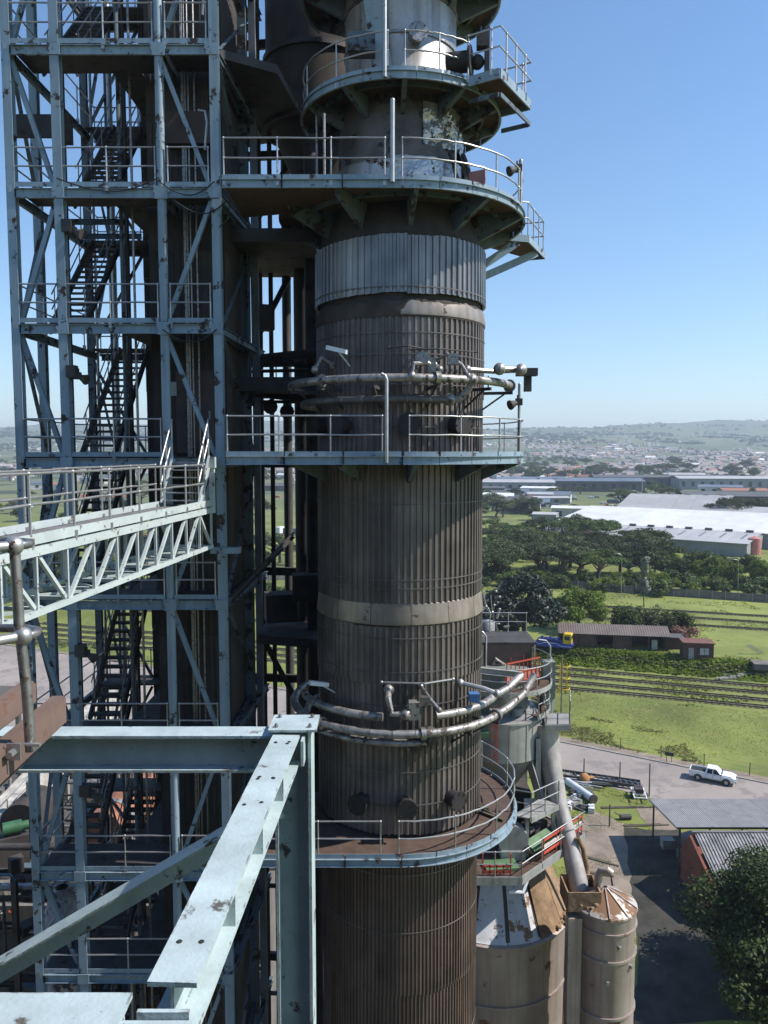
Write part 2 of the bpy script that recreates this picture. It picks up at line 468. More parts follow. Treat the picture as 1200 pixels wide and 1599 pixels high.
# paved plant yard round the tower foot
yard = MB(); yard.poly([(-120, -40), (13, -40), (13, 60), (8, 84), (-10, 92), (-60, 82), (-120, 74)], 0.0, 0.016)
struct('plant_yard', yard, yard_mat)
# dirt track beside the sheds
def blob_sheet(name, pts, mat, dz):
    mb = MB(); c = sum((V(p) for p in pts), V(0, 0))/len(pts) if len(pts[0]) == 2 else None
    vs = [(c.x, c.y, H(c.x, c.y)+dz)] + [(x, y, H(x, y)+dz) for x, y in pts]
    mb.add(vs, [(0, i+1, (i+1) % len(pts)+1) for i in range(len(pts))])
    return struct(name, mb, mat)
def wob(pts, amp=0.6, sub=5):
    out = []
    for i in range(len(pts)):
        a, b = V(pts[i]), V(pts[(i+1) % len(pts)])
        for k in range(sub):
            p = a.lerp(b, k/sub); q = mnoise.noise_vector(V(p.x*0.5, p.y*0.5, 3))
            out.append((p.x+q.x*amp*2, p.y+q.y*amp*2))
    return out
g = [gp(*p)[:2] for p in ((880, 1300), (930, 1268), (985, 1290), (1010, 1330), (985, 1395), (950, 1430), (890, 1385))]
blob_sheet('dirt_path', wob([tuple(q) for q in g], 0.7), dirt_mat, 0.02)
g = [gp(*p)[:2] for p in ((1108, 1030), (1175, 1028), (1215, 1042), (1190, 1058), (1120, 1045))]
blob_sheet('dirt_patch', wob([tuple(q) for q in g], 0.4), dirt_mat, 0.04)
g = [gp(*p)[:2] for p in ((985, 1260), (1040, 1258), (1060, 1290), (1030, 1300))]
blob_sheet('bare_soil', wob([tuple(q) for q in g], 0.5), dirt_mat, 0.025)

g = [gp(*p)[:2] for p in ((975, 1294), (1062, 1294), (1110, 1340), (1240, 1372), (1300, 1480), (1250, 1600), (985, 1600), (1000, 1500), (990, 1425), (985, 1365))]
blob_sheet('painted_shade_ground', wob([tuple(q) for q in g], 0.35), M('painted_shade_ground', (.045, .042, .034), .95, var=.4, scale=.5, bump=.4, bscale=2), 0.03)  # ground sheet coloured dark to deepen the shade of house and trees
# ------------------------------------------------------------------ railway tracks
def track(name, label, p0, p1, grp='railway tracks across the grass'):
    p0, p1 = V(p0), V(p1); d = (p1-p0); Ln = d.length; d.normalize(); n = Vector((-d.y, d.x))
    t = thing(name, label, 'railway track', (p0.x, p0.y, H(p0.x, p0.y)), grp)
    def pts(off, dz): 
        return [V(p.x, p.y, H(p.x, p.y)+dz) for p in (p0 + d*(Ln*i/60) + n*off for i in range(61))]
    for off in (-0.53, 0.53):
        mb = MB(); P = pts(off, 0.17)
        for a, b in zip(P[:-1], P[1:]): mb.bar(a, b, 0.10, 0.15)
        part(t, 'rail', mb, rail_mat)
    mb = MB(); A, B = pts(-1.05, 0.03), pts(1.05, 0.03); k = len(A)
    mb.add(A+B, [(i, i+1, k+i+1, k+i) for i in range(k-1)])
    part(t, 'ballast_bed', mb, ballast)
    mb = MB(); m = int(Ln/0.9)
    for i in range(m):
        p = p0 + d*(i+0.5)*0.9; mb.box((p.x, p.y, H(p.x, p.y)+0.05), (0.24, 2.0, 0.1), math.atan2(d.y, d.x))
    part(t, 'sleeper', mb, timber, kind='stuff')
    return t
dT = Vector((0.949, -0.316)); nT = Vector((0.316, 0.949))
for t_, lab in ((140.6, 'railway track at the foot of the grass bank'), (136.6, 'railway track second from the grass bank'),
                (132.6, 'railway track third from the grass bank'), (128.9, 'railway track closest to the road')):
    track('railway_track', lab, nT*t_ - dT*130, nT*t_ + dT*95)
a = gp(862, 1014); b = gp(1200, 1053); d = (b-a).normalized()
track('railway_track', 'railway siding on top of the grass bank, with the blue locomotive', (a-d*110).to_2d(), (b+d*25).to_2d())
for py0, py1, lab in ((948, 963, 'railway track nearest the concrete wall'), (955, 973, 'railway track behind the dark hedge trees'), (966, 984, 'railway track beyond the green field')):
    a = gp(940, py0); b = gp(1200, py1); d = (b-a).normalized()
    track('railway_track', lab, (a-d*150).to_2d(), (b+d*40).to_2d())

# ------------------------------------------------------------------ railings, shared by every platform
RAIL_R = 0.024
def railing(parent, pts, h=1.05, spacing=1.5, name='railing', mat=None, closed_ends=True, label=None):
    """two rails (one mesh) with each post a sub-part"""
    mat = mat or galv
    pts = [V(p) for p in pts]
    mb = MB()
    wr = random.Random(int(abs(pts[0].x*97+pts[0].y*31+pts[0].z*13)))
    fine = [pts[0]]
    for a, b in zip(pts[:-1], pts[1:]):
        k = max(1, int((b-a).length/0.75)); fine += [a.lerp(b, (i+1)/k) for i in range(k)]
    for f in (1.0, 0.52):
        mb.path([p + Z*h*f + (V(wr.uniform(-.013, .013), wr.uniform(-.013, .013), wr.uniform(-.012, .008)) if 0 < i < len(fine)-1 else V(0, 0, 0)) for i, p in enumerate(fine)], RAIL_R, 8)
    if closed_ends:
        for e in (pts[0], pts[-1]): mb.tube(e+Z*h*0.52, e+Z*h, RAIL_R, 8)
    r = part(parent, name, mb, mat, True, label)
    L = [0.0]
    for a, b in zip(pts[:-1], pts[1:]): L.append(L[-1]+(b-a).length)
    n = max(1, round(L[-1]/spacing))
    post = MB(); post.tube((0, 0, -0.18), (0, 0, h), RAIL_R, 8); post.sphere((0, 0, h), 0.036, 8, 6); post.sphere((0, 0, h*0.52), 0.034, 8, 6)
    post.box((0, 0, -0.08), (0.09, 0.09, 0.18))
    me = post.mesh('rail_post', mat, True)
    for k in range(n+1):
        s_ = min(L[-1]*k/n, L[-1]-1e-6); i = max(j for j in range(len(L)-1) if L[j] <= s_)
        p = pts[i].lerp(pts[i+1], (s_-L[i])/max(1e-6, L[i+1]-L[i]))
        link('rail_post', me, r, Matrix.Translation(p))
    return r

# ------------------------------------------------------------------ THE CLAD TOWER
CX, CY = 0.51, 24.5
tower = thing('clad_tower', 'tall round tower clad in ribbed grey-brown sheets with ring platforms, in the centre', 'tower', (CX, CY, 0))

def sheet_mesh(Rd, h, n_sheets, ribs, mat, name='cladding_sheet'):
    a = 2*math.pi/n_sheets; mb = MB(); cols = []
    q = a/ribs
    for k in range(ribs):
        for f, r in ((0.0, 0.0), (0.50, 0.0), (0.60, 0.045), (0.90, 0.045)):
            cols.append(((k+f)*q, Rd+r))
    cols.append((a*1.012, Rd+0.002))
    vs = []
    for z, dr in ((0, 0.012), (h*0.5, 0.006), (h, 0.0)):
        vs += [((r+dr)*math.cos(t), (r+dr)*math.sin(t), z) for t, r in cols]
    n = len(cols)
    fs = [(j*n+i, j*n+i+1, (j+1)*n+i+1, (j+1)*n+i) for j in range(2) for i in range(n-1)]
    mb.add(vs, fs)
    # folded lip at the foot of the sheet
    lip = [(( r-0.05)*math.cos(t), (r-0.05)*math.sin(t), 0.0) for t, r in cols]
    b = len(mb.v); mb.add(lip + vs[:n], [(i, i+1, n+i+1, n+i) for i in range(n-1)])
    return mb.mesh(name, mat)
def clad_ring(z0, z1, Rd, mat, n=22, ribs=4, seed=0):
    me = sheet_mesh(Rd, z1-z0, n, ribs, mat)
    rr = random.Random(seed)
    for k in range(n):
        a = 2*math.pi*k/n + seed*0.37
        m = Matrix.Translation((CX + rr.uniform(-.006, .006), CY, z0 + rr.uniform(-0.03, 0.03))) @ Matrix.Rotation(a, 4, 'Z') @ Matrix.Rotation(R(rr.uniform(-0.12, 0.12)), 4, 'X')
        link('cladding_sheet', me, tower, m)
def ring_part(name, prof, mat, n=72, parent=None):
    mb = MB(); mb.lathe(prof, CX, CY, n)
    return part(parent or tower, name, mb, mat, True)

ring_part('vessel_shell', [(2.46, 0), (2.46, 29.2), (2.5, 29.3), (2.5, 47.0), (2.2, 47.05)], soot)
clad_ring(45.42, 47.02, 2.60, clad_bright, n=20, seed=1)
clad_ring(42.6, 44.82, 2.575, clad, seed=2)
clad_ring(40.6, 42.68, 2.55, clad, seed=3)
clad_ring(36.62, 40.68, 2.57, clad, seed=4)
clad_ring(34.25, 35.95, 2.60, clad, seed=5)
clad_ring(32.55, 34.32, 2.57, clad, seed=6)
clad_ring(29.7, 32.6, 2.585, clad, seed=7)
clad_ring(24.6, 29.25, 2.50, clad_brown, ribs=6, seed=8)
clad_ring(19.5, 24.7, 2.49, clad_brown, ribs=6, seed=9)
clad_ring(10.0, 19.6, 2.50, clad_brown, ribs=6, seed=10)
clad_ring(0.1, 10.1, 2.49, clad_brown, ribs=6, seed=11)
# weathered ledge above the second row of sheets, ragged along its top
led = MB(); prof_n = 120
vs = []
for i in range(prof_n):
    a = 2*math.pi*i/prof_n
    e = 0.10*mnoise.noise(V(math.cos(a)*3, math.sin(a)*3, 1.0)) + 0.05*mnoise.noise(V(math.cos(a)*11, math.sin(a)*11, 2.0))
    for r, z in ((2.63, 44.78), (2.645, 44.90), (2.60, 45.22+e*0.9), (2.52, 45.26+e)):
        vs.append((CX+r*math.cos(a), CY+r*math.sin(a), z))
led.add(vs, [(i*4+k, ((i+1) % prof_n)*4+k, ((i+1) % prof_n)*4+k+1, i*4+k+1) for i in range(prof_n) for k in range(3)])
part(tower, 'insulation_ledge', led, M('brown_insulation', (.075, .058, .048), .9, var=.3, scale=1.5, streak=.3), True)
pw = MB(); n_ = 60; vs = []
for i in range(n_+1):
    a = R(-92+1.0+112*i/n_); e = .09*mnoise.noise(V(math.cos(a)*5, math.sin(a)*5, 6.0))+.05*mnoise.noise(V(i*.9, 0, 2.0)); t_ = min(1, i/3)
    for r_, z in ((2.648, 44.83), (2.660, 44.92), (2.615, 44.94+t_*(.26+e)), (2.54, 44.96+t_*(.29+e))): vs.append((CX+r_*math.cos(a), CY+r_*math.sin(a), z))
pw.add(vs, [(i*4+k, i*4+4+k, i*4+5+k, i*4+k+1) for i in range(n_) for k in range(3)])
part(tower, 'stripped_ledge', pw, flash_metal, True, 'pale ragged stripped stretch of the ledge')
# smooth pale flashing band, in segments with seams
for k in range(14):
    a0 = 2*math.pi*k/14+0.33
    mb = MB(); mb.lathe([(2.56, 35.93), (2.66, 36.0), (2.665, 36.08), (2.61, 36.60), (2.56, 36.64)], CX, CY, 6, a0, a0+2*math.pi/14-0.006)
    part(tower, 'flashing_segment', mb, flash_metal, True)
for z, r in ((44.35, 2.633), (43.75, 2.632), (42.9, 2.634), (41.7, 2.607), (39.5, 2.63), (37.3, 2.632), (37.05, 2.632), (35.6, 2.66), (34.6, 2.662), (33.6, 2.632), (31.6, 2.645), (30.6, 2.645), (28.4, 2.558), (26.6, 2.56), (22.5, 2.55), (45.6, 2.662)):
    mb = MB(); mb.lathe([(r-.012, z-.014), (r+.003, z-.014), (r+.003, z+.014), (r-.012, z+.014)], CX, CY, 64)
    part(tower, 'strap', mb, strap_mat)
# bare vessel above the cladding
ring_part('neck_cone', [(2.55, 46.98), (2.42, 47.5), (2.2, 48.0), (2.16, 48.25)], soot)
ring_part('neck_shell', [(2.12, 48.2), (2.09, 48.5), (2.06, 49.25), (2.02, 49.35), (1.9, 49.42)], shell_bright)
ring_part('upper_vessel', [(1.92, 49.35), (1.9, 50.2), (1.86, 51.25)], M('patchy_vessel_skin', (0.12, 0.105, 0.095), 0.5, metal=0.4, var=0.3, rust=0.35, rscale=1.4, rustcol=(0.035, 0.028, 0.025), bump=0.4, bscale=3))
ring_part('vessel_neck', [(1.88, 51.2), (1.70, 51.5), (1.68, 54.4), (1.70, 54.5), (1.70, 58.5)], shell_bright)
def crumpled(a0, a1, z0, z1, r0, r1, amp, seed, name, mat, label):
    mb = MB(); nu, nv = 40, 22; vs = []
    for j in range(nv+1):
        for i in range(nu+1):
            a = R(a0+(a1-a0)*i/nu-90); z = z0+(z1-z0)*j/nv; e = mnoise.noise(V(a*5, z*2.2, seed))*amp+abs(mnoise.noise(V(a*13, z*6, seed)))*amp*.7
            sag = .10*mnoise.noise(V(a*4, seed, 3)) if j in (0, nv) else 0
            r_ = r0+(r1-r0)*j/nv+.03+e; vs.append((CX+r_*math.cos(a), CY+r_*math.sin(a), z+sag))
    mb.add(vs, [(j*(nu+1)+i, j*(nu+1)+i+1, (j+1)*(nu+1)+i+1, (j+1)*(nu+1)+i) for j in range(nv) for i in range(nu)])
    return part(tower, name, mb, mat, False, label)
foil = M('crumpled_foil', (.52, .50, .47), .35, metal=.7, var=.25, scale=3, rust=.3, rscale=3, rustcol=(.06, .05, .045))
crumpled(18, 78, 49.75, 50.95, 1.90, 1.86, .10, 2.0, 'torn_insulation', foil, 'crumpled silvery insulation hanging open')
crumpled(-8, 62, 48.25, 49.35, 2.11, 2.05, .05, 5.0, 'torn_insulation', foil, 'dented silvery lagging above the wide platform')
crumpled(58, 84, 48.2, 49.9, 2.15, 1.95, .16, 8.0, 'torn_insulation', soot, 'ripped dark insulation at the edge of the lagging')
for z in (51.45, 52.9, 54.0):
    mb = MB(); mb.lathe([(1.66, z-.04), (1.73, z-.04), (1.73, z+.04), (1.66, z+.04)], CX, CY, 64); part(tower, 'stiffening_ring', mb, steel_worn, True)
def nozzle(az, z, Rd, r, ln=0.35, mat=dark_hole):
    a = R(az-90); d = V(math.cos(a), math.sin(a), 0); c = V(CX, CY, z)
    mb = MB(); mb.tube(c+d*(Rd-0.1), c+d*(Rd+ln), r, 16); mb.tube(c+d*(Rd+ln), c+d*(Rd+ln+0.06), r*1.28, 16)
    for k in range(8):
        t = 2*math.pi*k/8; s_ = V(-d.y, d.x, 0); o = (s_*math.cos(t)+Z*math.sin(t))*r*1.1
        mb.tube(c+d*(Rd+ln-0.02)+o, c+d*(Rd+ln+0.10)+o, 0.022, 6)
    part(tower, 'inspection_nozzle', mb, mat, True)
nozzle(13, 52.75, 1.68, 0.22, 0.3, steel_worn)
for az in (-62, -40, 4, 37): nozzle(az, 41.75, 2.58, 0.27)
for az in (-26, 3, 35): nozzle(az, 30.65, 2.6, 0.24)

# ring platforms
def ring_platform(z, Ro, Ri, a0, a1, label=None, left_x=None, left_mat=None, posts=1.35, rail_a=None, depth=0.22, brackets=True, rail_gap=None, brk=8):
    """a0..a1 in degrees from the side that faces the camera, positive to the right"""
    A = lambda az: R(az-90)
    deck = MB(); n = 60
    deck.lathe([(Ri, z-.04), (Ro, z-.04), (Ro, z), (Ri, z), (Ri, z-.04)], CX, CY, n, A(a0), A(a1))
    if left_x is not None:
        deck.poly([(left_x, CY-Ro+0.01), (CX-0.02, CY-Ro+0.01), (CX-0.02, CY-Ri), (CX-1.3, CY-Ri+0.55), (left_x, CY-0.6)], z-.041, z-.001)
    p = part(tower, 'platform', deck, grating, False, label)
    # edge channel in separate lengths
    seg = max(4, int((a1-a0)/14)); lo = a0 if left_x is None else 0
    seg = max(3, int((a1-lo)/14)); st = (a1-lo)/seg
    for k in range(seg):
        mb = MB(); b0, b1 = A(lo+k*st), A(lo+(k+1)*st-0.25)
        mb.lathe([(Ro, z-depth), (Ro+0.07, z-depth), (Ro+0.07, z-depth+.015), (Ro+0.012, z-depth+.015), (Ro+0.012, z-.012), (Ro+.07, z-.012), (Ro+.07, z+.004), (Ro, z+.004)], CX, CY, 6, b0, b1)
        part(p, 'edge_channel', mb, teal)
        mb = MB(); mb.lathe([(Ro-0.01, z+.005), (Ro+0.006, z+.005), (Ro+.006, z+.13), (Ro-.01, z+.13), (Ro-.01, z+.005)], CX, CY, 6, b0+.01, b1)
        part(p, 'kick_plate', mb, teal)
    if left_x is not None:
        yy = CY-Ro; L = CX-left_x; k = max(2, round(L/1.9))
        for i in range(k):
            xa, xb = left_x+L*i/k, left_x+L*(i+1)/k-0.03
            mb = MB(); mb.chan((xb, yy, z-depth/2), (xa, yy, z-depth/2), depth, -0.07); part(p, 'edge_channel', mb, teal)
            mb = MB(); mb.box(((xa+xb)/2, yy+.002, z+.07), (xb-xa-.02, .012, .13)); part(p, 'kick_plate', mb, teal)
    # tapered brackets under the deck
    if brackets:
        m = max(3, int((a1-a0)/32))
        for k in range(m+1):
            a = A(a0+4+(a1-a0-8)*k/m); d = V(math.cos(a), math.sin(a), 0); s_ = V(-d.y, d.x, 0)*0.07; c = V(CX, CY, 0)
            t0, t1 = c+d*(Ri-0.05)+Z*(z-.05), c+d*(Ro-0.03)+Z*(z-.05)
            u0, u1 = c+d*(Ri-0.05)+Z*(z-min(1.0, (Ro-Ri)*0.62)), c+d*(Ro-0.03)+Z*(z-.05-depth*.8)
            vs = [q+e for e in (-s_, s_) for q in (t0, t1, u1, u0)]
            mb = MB(); mb.add(vs, [(0, 1, 2, 3), (7, 6, 5, 4), (0, 4, 5, 1), (1, 5, 6, 2), (2, 6, 7, 3), (3, 7, 4, 0)])
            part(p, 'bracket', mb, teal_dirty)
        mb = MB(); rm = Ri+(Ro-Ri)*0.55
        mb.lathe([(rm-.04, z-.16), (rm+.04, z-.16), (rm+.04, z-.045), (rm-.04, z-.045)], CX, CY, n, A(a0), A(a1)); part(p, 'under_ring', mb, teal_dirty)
    return p
def arc(Rr, z, a0, a1, n=24):
    return [(CX+Rr*math.cos(R(a-90)), CY+Rr*math.sin(R(a-90)), z) for a in (a0+(a1-a0)*i/n for i in range(n+1))]
# top platform, mostly above the picture
p4 = ring_platform(54.7, 2.95, 1.7, -120, 160)
# platform with the side balcony
p3 = ring_platform(51.2, 3.0, 1.88, -105, 175, 'ring platform with a square balcony on its right')
railing(p3, arc(2.97, 51.2, -98, -8), spacing=1.5)
railing(p3, arc(2.97, 51.2, 1, 38), spacing=1.2)
bal = MB(); B0, B1 = V(2.3, 21.9), V(3.1, 21.4); ez = V(1.17, 1.9).normalized(); B2 = B1+ez*2.25; B3 = B0+ez*2.25
bal.poly([tuple(q) for q in (B0, B1, B2, B3)], 51.16, 51.20)
pb = part(tower, 'balcony', bal, grating)
for a, b in ((B0, B1), (B1, B2), (B2, B3)):
    e = (b-a).normalized()*0.012
    mb = MB(); mb.bar((*(a+e), 51.09), (*(b-e), 51.09), 0.05, 0.26); part(pb, 'edge_channel', mb, teal)
    mb = MB(); mb.bar((*(a+e*3), 50.55), (*(b-e*3), 50.55), 0.05, 0.12); part(pb, 'lower_frame', mb, teal_dirty)
railing(pb, [(*B0, 51.24), (*B1, 51.24), (*B2, 51.24), (*B3, 51.24)], spacing=0.75)
mb = MB(); c = V(CX, CY, 51.75)
mb.tube((1.75, 22.3, 51.75), (2.35, 22.15, 51.75), 0.28, 16); mb.tube((2.35, 22.15, 51.75), (2.42, 22.13, 51.75), 0.40, 16); part(p3, 'flanged_nozzle', mb, dark_hole, True)
mb = MB(); mb.box((2.85, 22.2, 51.95), (0.12, 0.25, 1.4)); mb.box((2.7, 22.1, 52.25), (0.28, 0.3, 0.36)); mb.sphere((2.6, 22.3, 51.8), 0.2); part(p3, 'junction_box', mb, dark_steel, True)
# wide platform
p2 = ring_platform(48.1, 3.75, 2.1, -100, 178, 'wide ring platform with a straight walkway to its left', left_x=-4.25)
railing(p2, [(-4.2, CY-3.72, 48.12), (0.02, CY-3.72, 48.12)], spacing=1.45)
railing(p2, arc(3.72, 48.12, -0.5, 178, 50), spacing=1.5)
b2 = MB(); b2.poly([(3.7, 25.6), (4.75, 25.9), (5.75, 28.1), (4.9, 28.4), (3.6, 27.2)], 48.03, 48.075); pe = part(tower, 'landing', b2, grating)
for a, b in (((3.95, 25.65), (4.75, 25.9)), ((4.75, 25.9), (5.75, 28.1)), ((5.75, 28.1), (4.9, 28.4))):
    mb = MB(); mb.bar((*a, 47.97), (*b, 47.97), 0.05, 0.22); part(pe, 'edge_channel', mb, teal)
for a, b in (((4.4, 25.8, 47.85), (3.0, 25.6, 46.9)), ((5.3, 27.2, 47.85), (3.2, 26.4, 46.8))):
    mb = MB(); mb.chan(a, b, 0.25, 0.09); part(pe, 'bracket', mb, teal)
railing(pe, [(4.05, 25.7, 48.1), (4.72, 25.92, 48.1), (5.7, 28.08, 48.1), (4.95, 28.33, 48.1)], spacing=0.85)
mb = MB(); mb.box((2.62, 22.3, 48.62), (0.5, 0.04, 0.5), R(-30)); part(p2, 'red_panel', mb, M('faded_red_panel', (0.34, 0.16, 0.14), 0.7))
for x, y in ((1.9, 22.95), (2.3, 23.1)):
    mb = MB(); mb.path([(x, y, 49.6), (x+.1, y-.25, 49.2), (x+.22, y-.3, 48.6), (x+.25, y-.3, 48.1)], 0.07, 8); part(tower, 'torn_lagging', mb, soot, True)
# eye-level platform
p1 = ring_platform(40.87, 3.85, 2.6, -100, 178, 'ring platform at eye level with a straight front', left_x=-4.25)
railing(p1, [(-4.2, CY-3.82, 40.9), (-0.05, CY-3.82, 40.9)], spacing=1.45)
railing(p1, arc(3.82, 40.9, 2.5, 178, 50), spacing=1.5)
# lower platform, seen from above
p0 = ring_platform(29.6, 3.75, 2.62, -100, 178, 'lower ring platform with rust-brown grating seen from above', left_x=-4.25)
railing(p0, [(-3.6, CY-3.72, 29.62), (-0.1, CY-3.72, 29.62)], spacing=1.45)
railing(p0, arc(3.72, 29.62, -1.5, 178, 50), spacing=1.6)
mb = MB()
for k in range(3): mb.box((3.15+.1*k, 23.9-.35*k, 29.66), (0.10, 0.9, 0.05), R(25+12*k))
part(p0, 'loose_plank', mb, timber)
mb = MB(); mb.lathe([(2.72, 29.0), (2.68, 29.3), (2.62, 29.55)], CX, CY, 64); part(tower, 'skirt_flashing', mb, soot, True)

# light poles on the platforms
def floodlight(parent, p, d):
    p = V(p); d = V(d).normalized(); mb = MB()
    mb.tube(p, p+d*0.20, 0.07, 12, 0.14); mb.tube(p+d*0.20, p+d*0.24, 0.15, 12); mb.box(p-d*0.10, (0.2, 0.16, 0.2)); mb.tube(p-d*0.05-Z*.0, p-d*.05+Z*0.22, 0.025)
    return part(parent, 'floodlight', mb, dark_steel, True)
def pole(parent, p, h, r=0.05, hook=False):
    mb = MB(); p = V(p)
    if hook: mb.path([p, p+Z*(h-.15), p+Z*(h-.04)+V(-.05, 0, 0), p+Z*h+V(-.14, 0, 0)], r, 10)
    else: mb.tube(p, p+Z*h, r, 10); mb.sphere(p+Z*h, r*1.05, 10)
    return part(parent, 'light_pole', mb, galv, True)
pole(p2, (0.22, CY-3.86, 48.0), 2.05, 0.062)
pole(p3, (0.02, CY-3.06, 51.0), 3.4, 0.055)
pole(p1, (0.07, CY-3.92, 40.7), 2.35, 0.05, True)
pole(p2, (4.02, 23.3, 47.95), 1.55, 0.06); floodlight(p2, (3.86, 23.25, 49.25), (-.8, -.3, -.35))
pole(p1, (4.05, 23.2, 40.8), 2.2, 0.045); floodlight(p1, (3.95, 23.15, 42.45), (-.8, -.35, -.3))
for a_, b_ in (((CX-2.5, CY-1.0, 48.0), (CX-2.5, CY-1.0, 51.0)), ((-1.6, 21.3, 48.1), (-1.6, 21.3, 50.0))):
    mb = MB(); mb.tube(a_, b_, .038); part(tower, 'conduit', mb, steel_worn, True)

# pipe rings round the tower
def pipe_ring(Rr, z, a0, a1, r, mat=alu, dz=0.0, n=48, tail=None, name='ring_pipe'):
    A = [a0+(a1-a0)*i/n for i in range(n+1)]
    pts = [V(CX+Rr*math.cos(R(a-90)), CY+Rr*math.sin(R(a-90)), z+dz*i/n) for i, a in enumerate(A)]
    if tail: pts += [V(t) for t in tail]
    mb = MB(); mb.path(pts, r, 12); o = part(tower, name, mb, mat, True)
    acc = 0
    for a, b in zip(pts[:-1], pts[1:]):        # lagging joints
        acc += (b-a).length
        if acc > 0.62:
            acc = 0; d = (b-a).normalized(); m = MB(); m.tube(b-d*.02, b+d*.02, r*1.05, 12); part(o, 'lagging_band', m, steel_worn, True)
    return o
def pt(Rr, az, z): return V(CX+Rr*math.cos(R(az-90)), CY+Rr*math.sin(R(az-90)), z)
pipe_ring(3.42, 43.0, -115, 92, 0.115)
pipe_ring(3.05, 42.45, -115, 26, 0.11, M('dull_lagging', (0.15, 0.14, 0.135), 0.6, metal=0.4, var=0.3))
def gear(pts, r=0.05, mat=steel_worn, extra=(), name='pipework'):
    mb = MB(); mb.path([V(p) for p in pts], r, 8)
    for c, s_ in extra: mb.box(c, s_)
    for c in (pts[0], pts[-1]): mb.sphere(c, r*1.8, 8, 6)
    return part(tower, name, mb, mat, True)
gear([pt(3.05, 26, 42.45), pt(3.2, 30, 42.45), pt(3.42, 33, 42.75), pt(3.45, 34, 43.0)], 0.10, alu)
gear([pt(2.6, 8, 43.4), pt(3.0, 9, 43.5), pt(3.1, 16, 43.5), pt(3.3, 18, 43.25)], 0.06)
gear([pt(3.45, 4, 43.05), pt(3.4, 5, 43.38), pt(3.35, 12, 43.4), pt(3.3, 15, 43.35)], 0.07, steel_worn, [(pt(3.3, 9, 43.55), (.34, .26, .3)), (pt(3.3, 14, 43.35), (.22, .22, .4))], 'valve_gear')
gear([pt(2.6, 22, 43.6), pt(3.1, 24, 43.7), pt(3.3, 30, 43.4), pt(3.45, 32, 43.1)], 0.05, steel_worn, [(pt(3.2, 26, 43.55), (.3, .25, .3))], 'valve_gear')
gear([pt(3.0, 38, 43.33), pt(3.25, 55, 43.33), V(3.9, 22.3, 43.33)], 0.075, steel_worn)
gear([V(3.3, 22.2, 43.35), V(3.95, 22.4, 43.35)], 0.10, alu)
mb = MB(); mb.box((4.15, 22.6, 43.3), (0.6, 0.3, 0.22)); mb.box((4.2, 22.7, 43.0), (.2, .2, .5)); part(tower, 'valve_box', mb, dark_steel)
gear([pt(2.7, 5, 43.85), pt(3.0, 20, 43.85), pt(3.0, 45, 43.85)], 0.02, dark_steel)
gear([pt(2.7, -8, 43.9), pt(3.0, 3, 43.9), pt(2.7, 12, 43.9)], 0.02, dark_steel)
def batten_light(az, z, Rr, rot):
    c = pt(Rr, az, z); mb = MB(); mb.box(c, (0.62, 0.16, 0.12), Matrix.Rotation(rot, 3, 'Z') @ Matrix.Rotation(R(14), 3, 'Y')); mb.tube(c, pt(2.6, az, z-.4), .025)
    part(tower, 'batten_light', mb, white_paint)
batten_light(-35, 43.85, 3.2, R(-20))
gear([pt(2.6, -50, 43.5), pt(3.05, -50, 43.7), pt(3.25, -50, 43.35)], 0.07, alu)
for Rr_, z_, azs in ((3.42, 43.0, (-70, -42, -14, 16, 46, 76)), (3.4, 33.05, (-70, -44, -18, 10, 36, 58))):
    for az in azs:
        mb = MB(); a_, b_ = pt(2.55, az, z_-.22), pt(Rr_+.1, az, z_-.22); mb.bar(a_, b_, .07, .09); mb.bar(pt(2.55, az, z_-.75), pt(Rr_-.15, az, z_-.25), .05, .05); mb.tube(pt(Rr_, az, z_-.2), pt(Rr_, az, z_+.15), .02, 6); part(tower, 'pipe_support', mb, dark_steel)
    for az in azs[1::2]:
        a_, b_ = pt(Rr_, az-1.2, z_), pt(Rr_, az+1.2, z_); mb = MB(); mb.tube(a_, b_, .19, 14); part(tower, 'pipe_flange', mb, steel_worn, True)
# lower set of pipes
pipe_ring(3.4, 33.05, -112, 60, 0.118, tail=[pt(3.6, 68, 33.15), pt(3.95, 77, 33.4), pt(4.3, 83, 33.9)])
pipe_ring(3.15, 33.45, -70, -10, 0.12)
pipe_ring(3.15, 33.45, 18, 68, 0.12, tail=[pt(3.5, 75, 33.6), pt(3.9, 86, 33.8)])
pipe_ring(3.0, 32.65, -112, 8, 0.11)
pipe_ring(3.3, 32.75, -65, 12, 0.085)
gear([pt(3.0, 8, 32.65), pt(3.2, 12, 32.7), pt(3.2, 14, 32.9)], 0.16, dark_steel)
gear([pt(2.7, -8, 34.1), pt(3.2, -7, 34.0), pt(3.3, -5, 33.6), pt(3.3, 2, 33.6)], 0.09, alu, [(pt(3.25, 6, 33.7), (.3, .3, .5))], 'valve_gear')
gear([pt(2.7, 12, 34.2), pt(3.3, 14, 34.0), pt(3.4, 18, 33.7)], 0.05, steel_worn, [(pt(3.2, 12, 33.95), (.28, .22, .22))], 'valve_gear')
gear([pt(2.8, -12, 34.35), pt(3.1, 12, 34.4), pt(3.0, 30, 34.4)], 0.03, galv)
gear([pt(2.65, 42, 34.1), pt(3.3, 48, 34.0), pt(3.6, 52, 33.85)], 0.07, galv)
mb = MB(); mb.box(pt(3.3, 40, 33.85), (0.3, 0.26, 0.24)); part(tower, 'motor_box', mb, M('blue_motor', (0.05, 0.13, 0.30)))
batten_light(-50, 34.1, 3.2, R(30)); 
mb = MB(); mb.chan(V(2.6, 24.6, 33.95), V(4.55, 24.9, 33.65), 0.2, 0.1); part(tower, 'support_arm', mb, grey_plate)

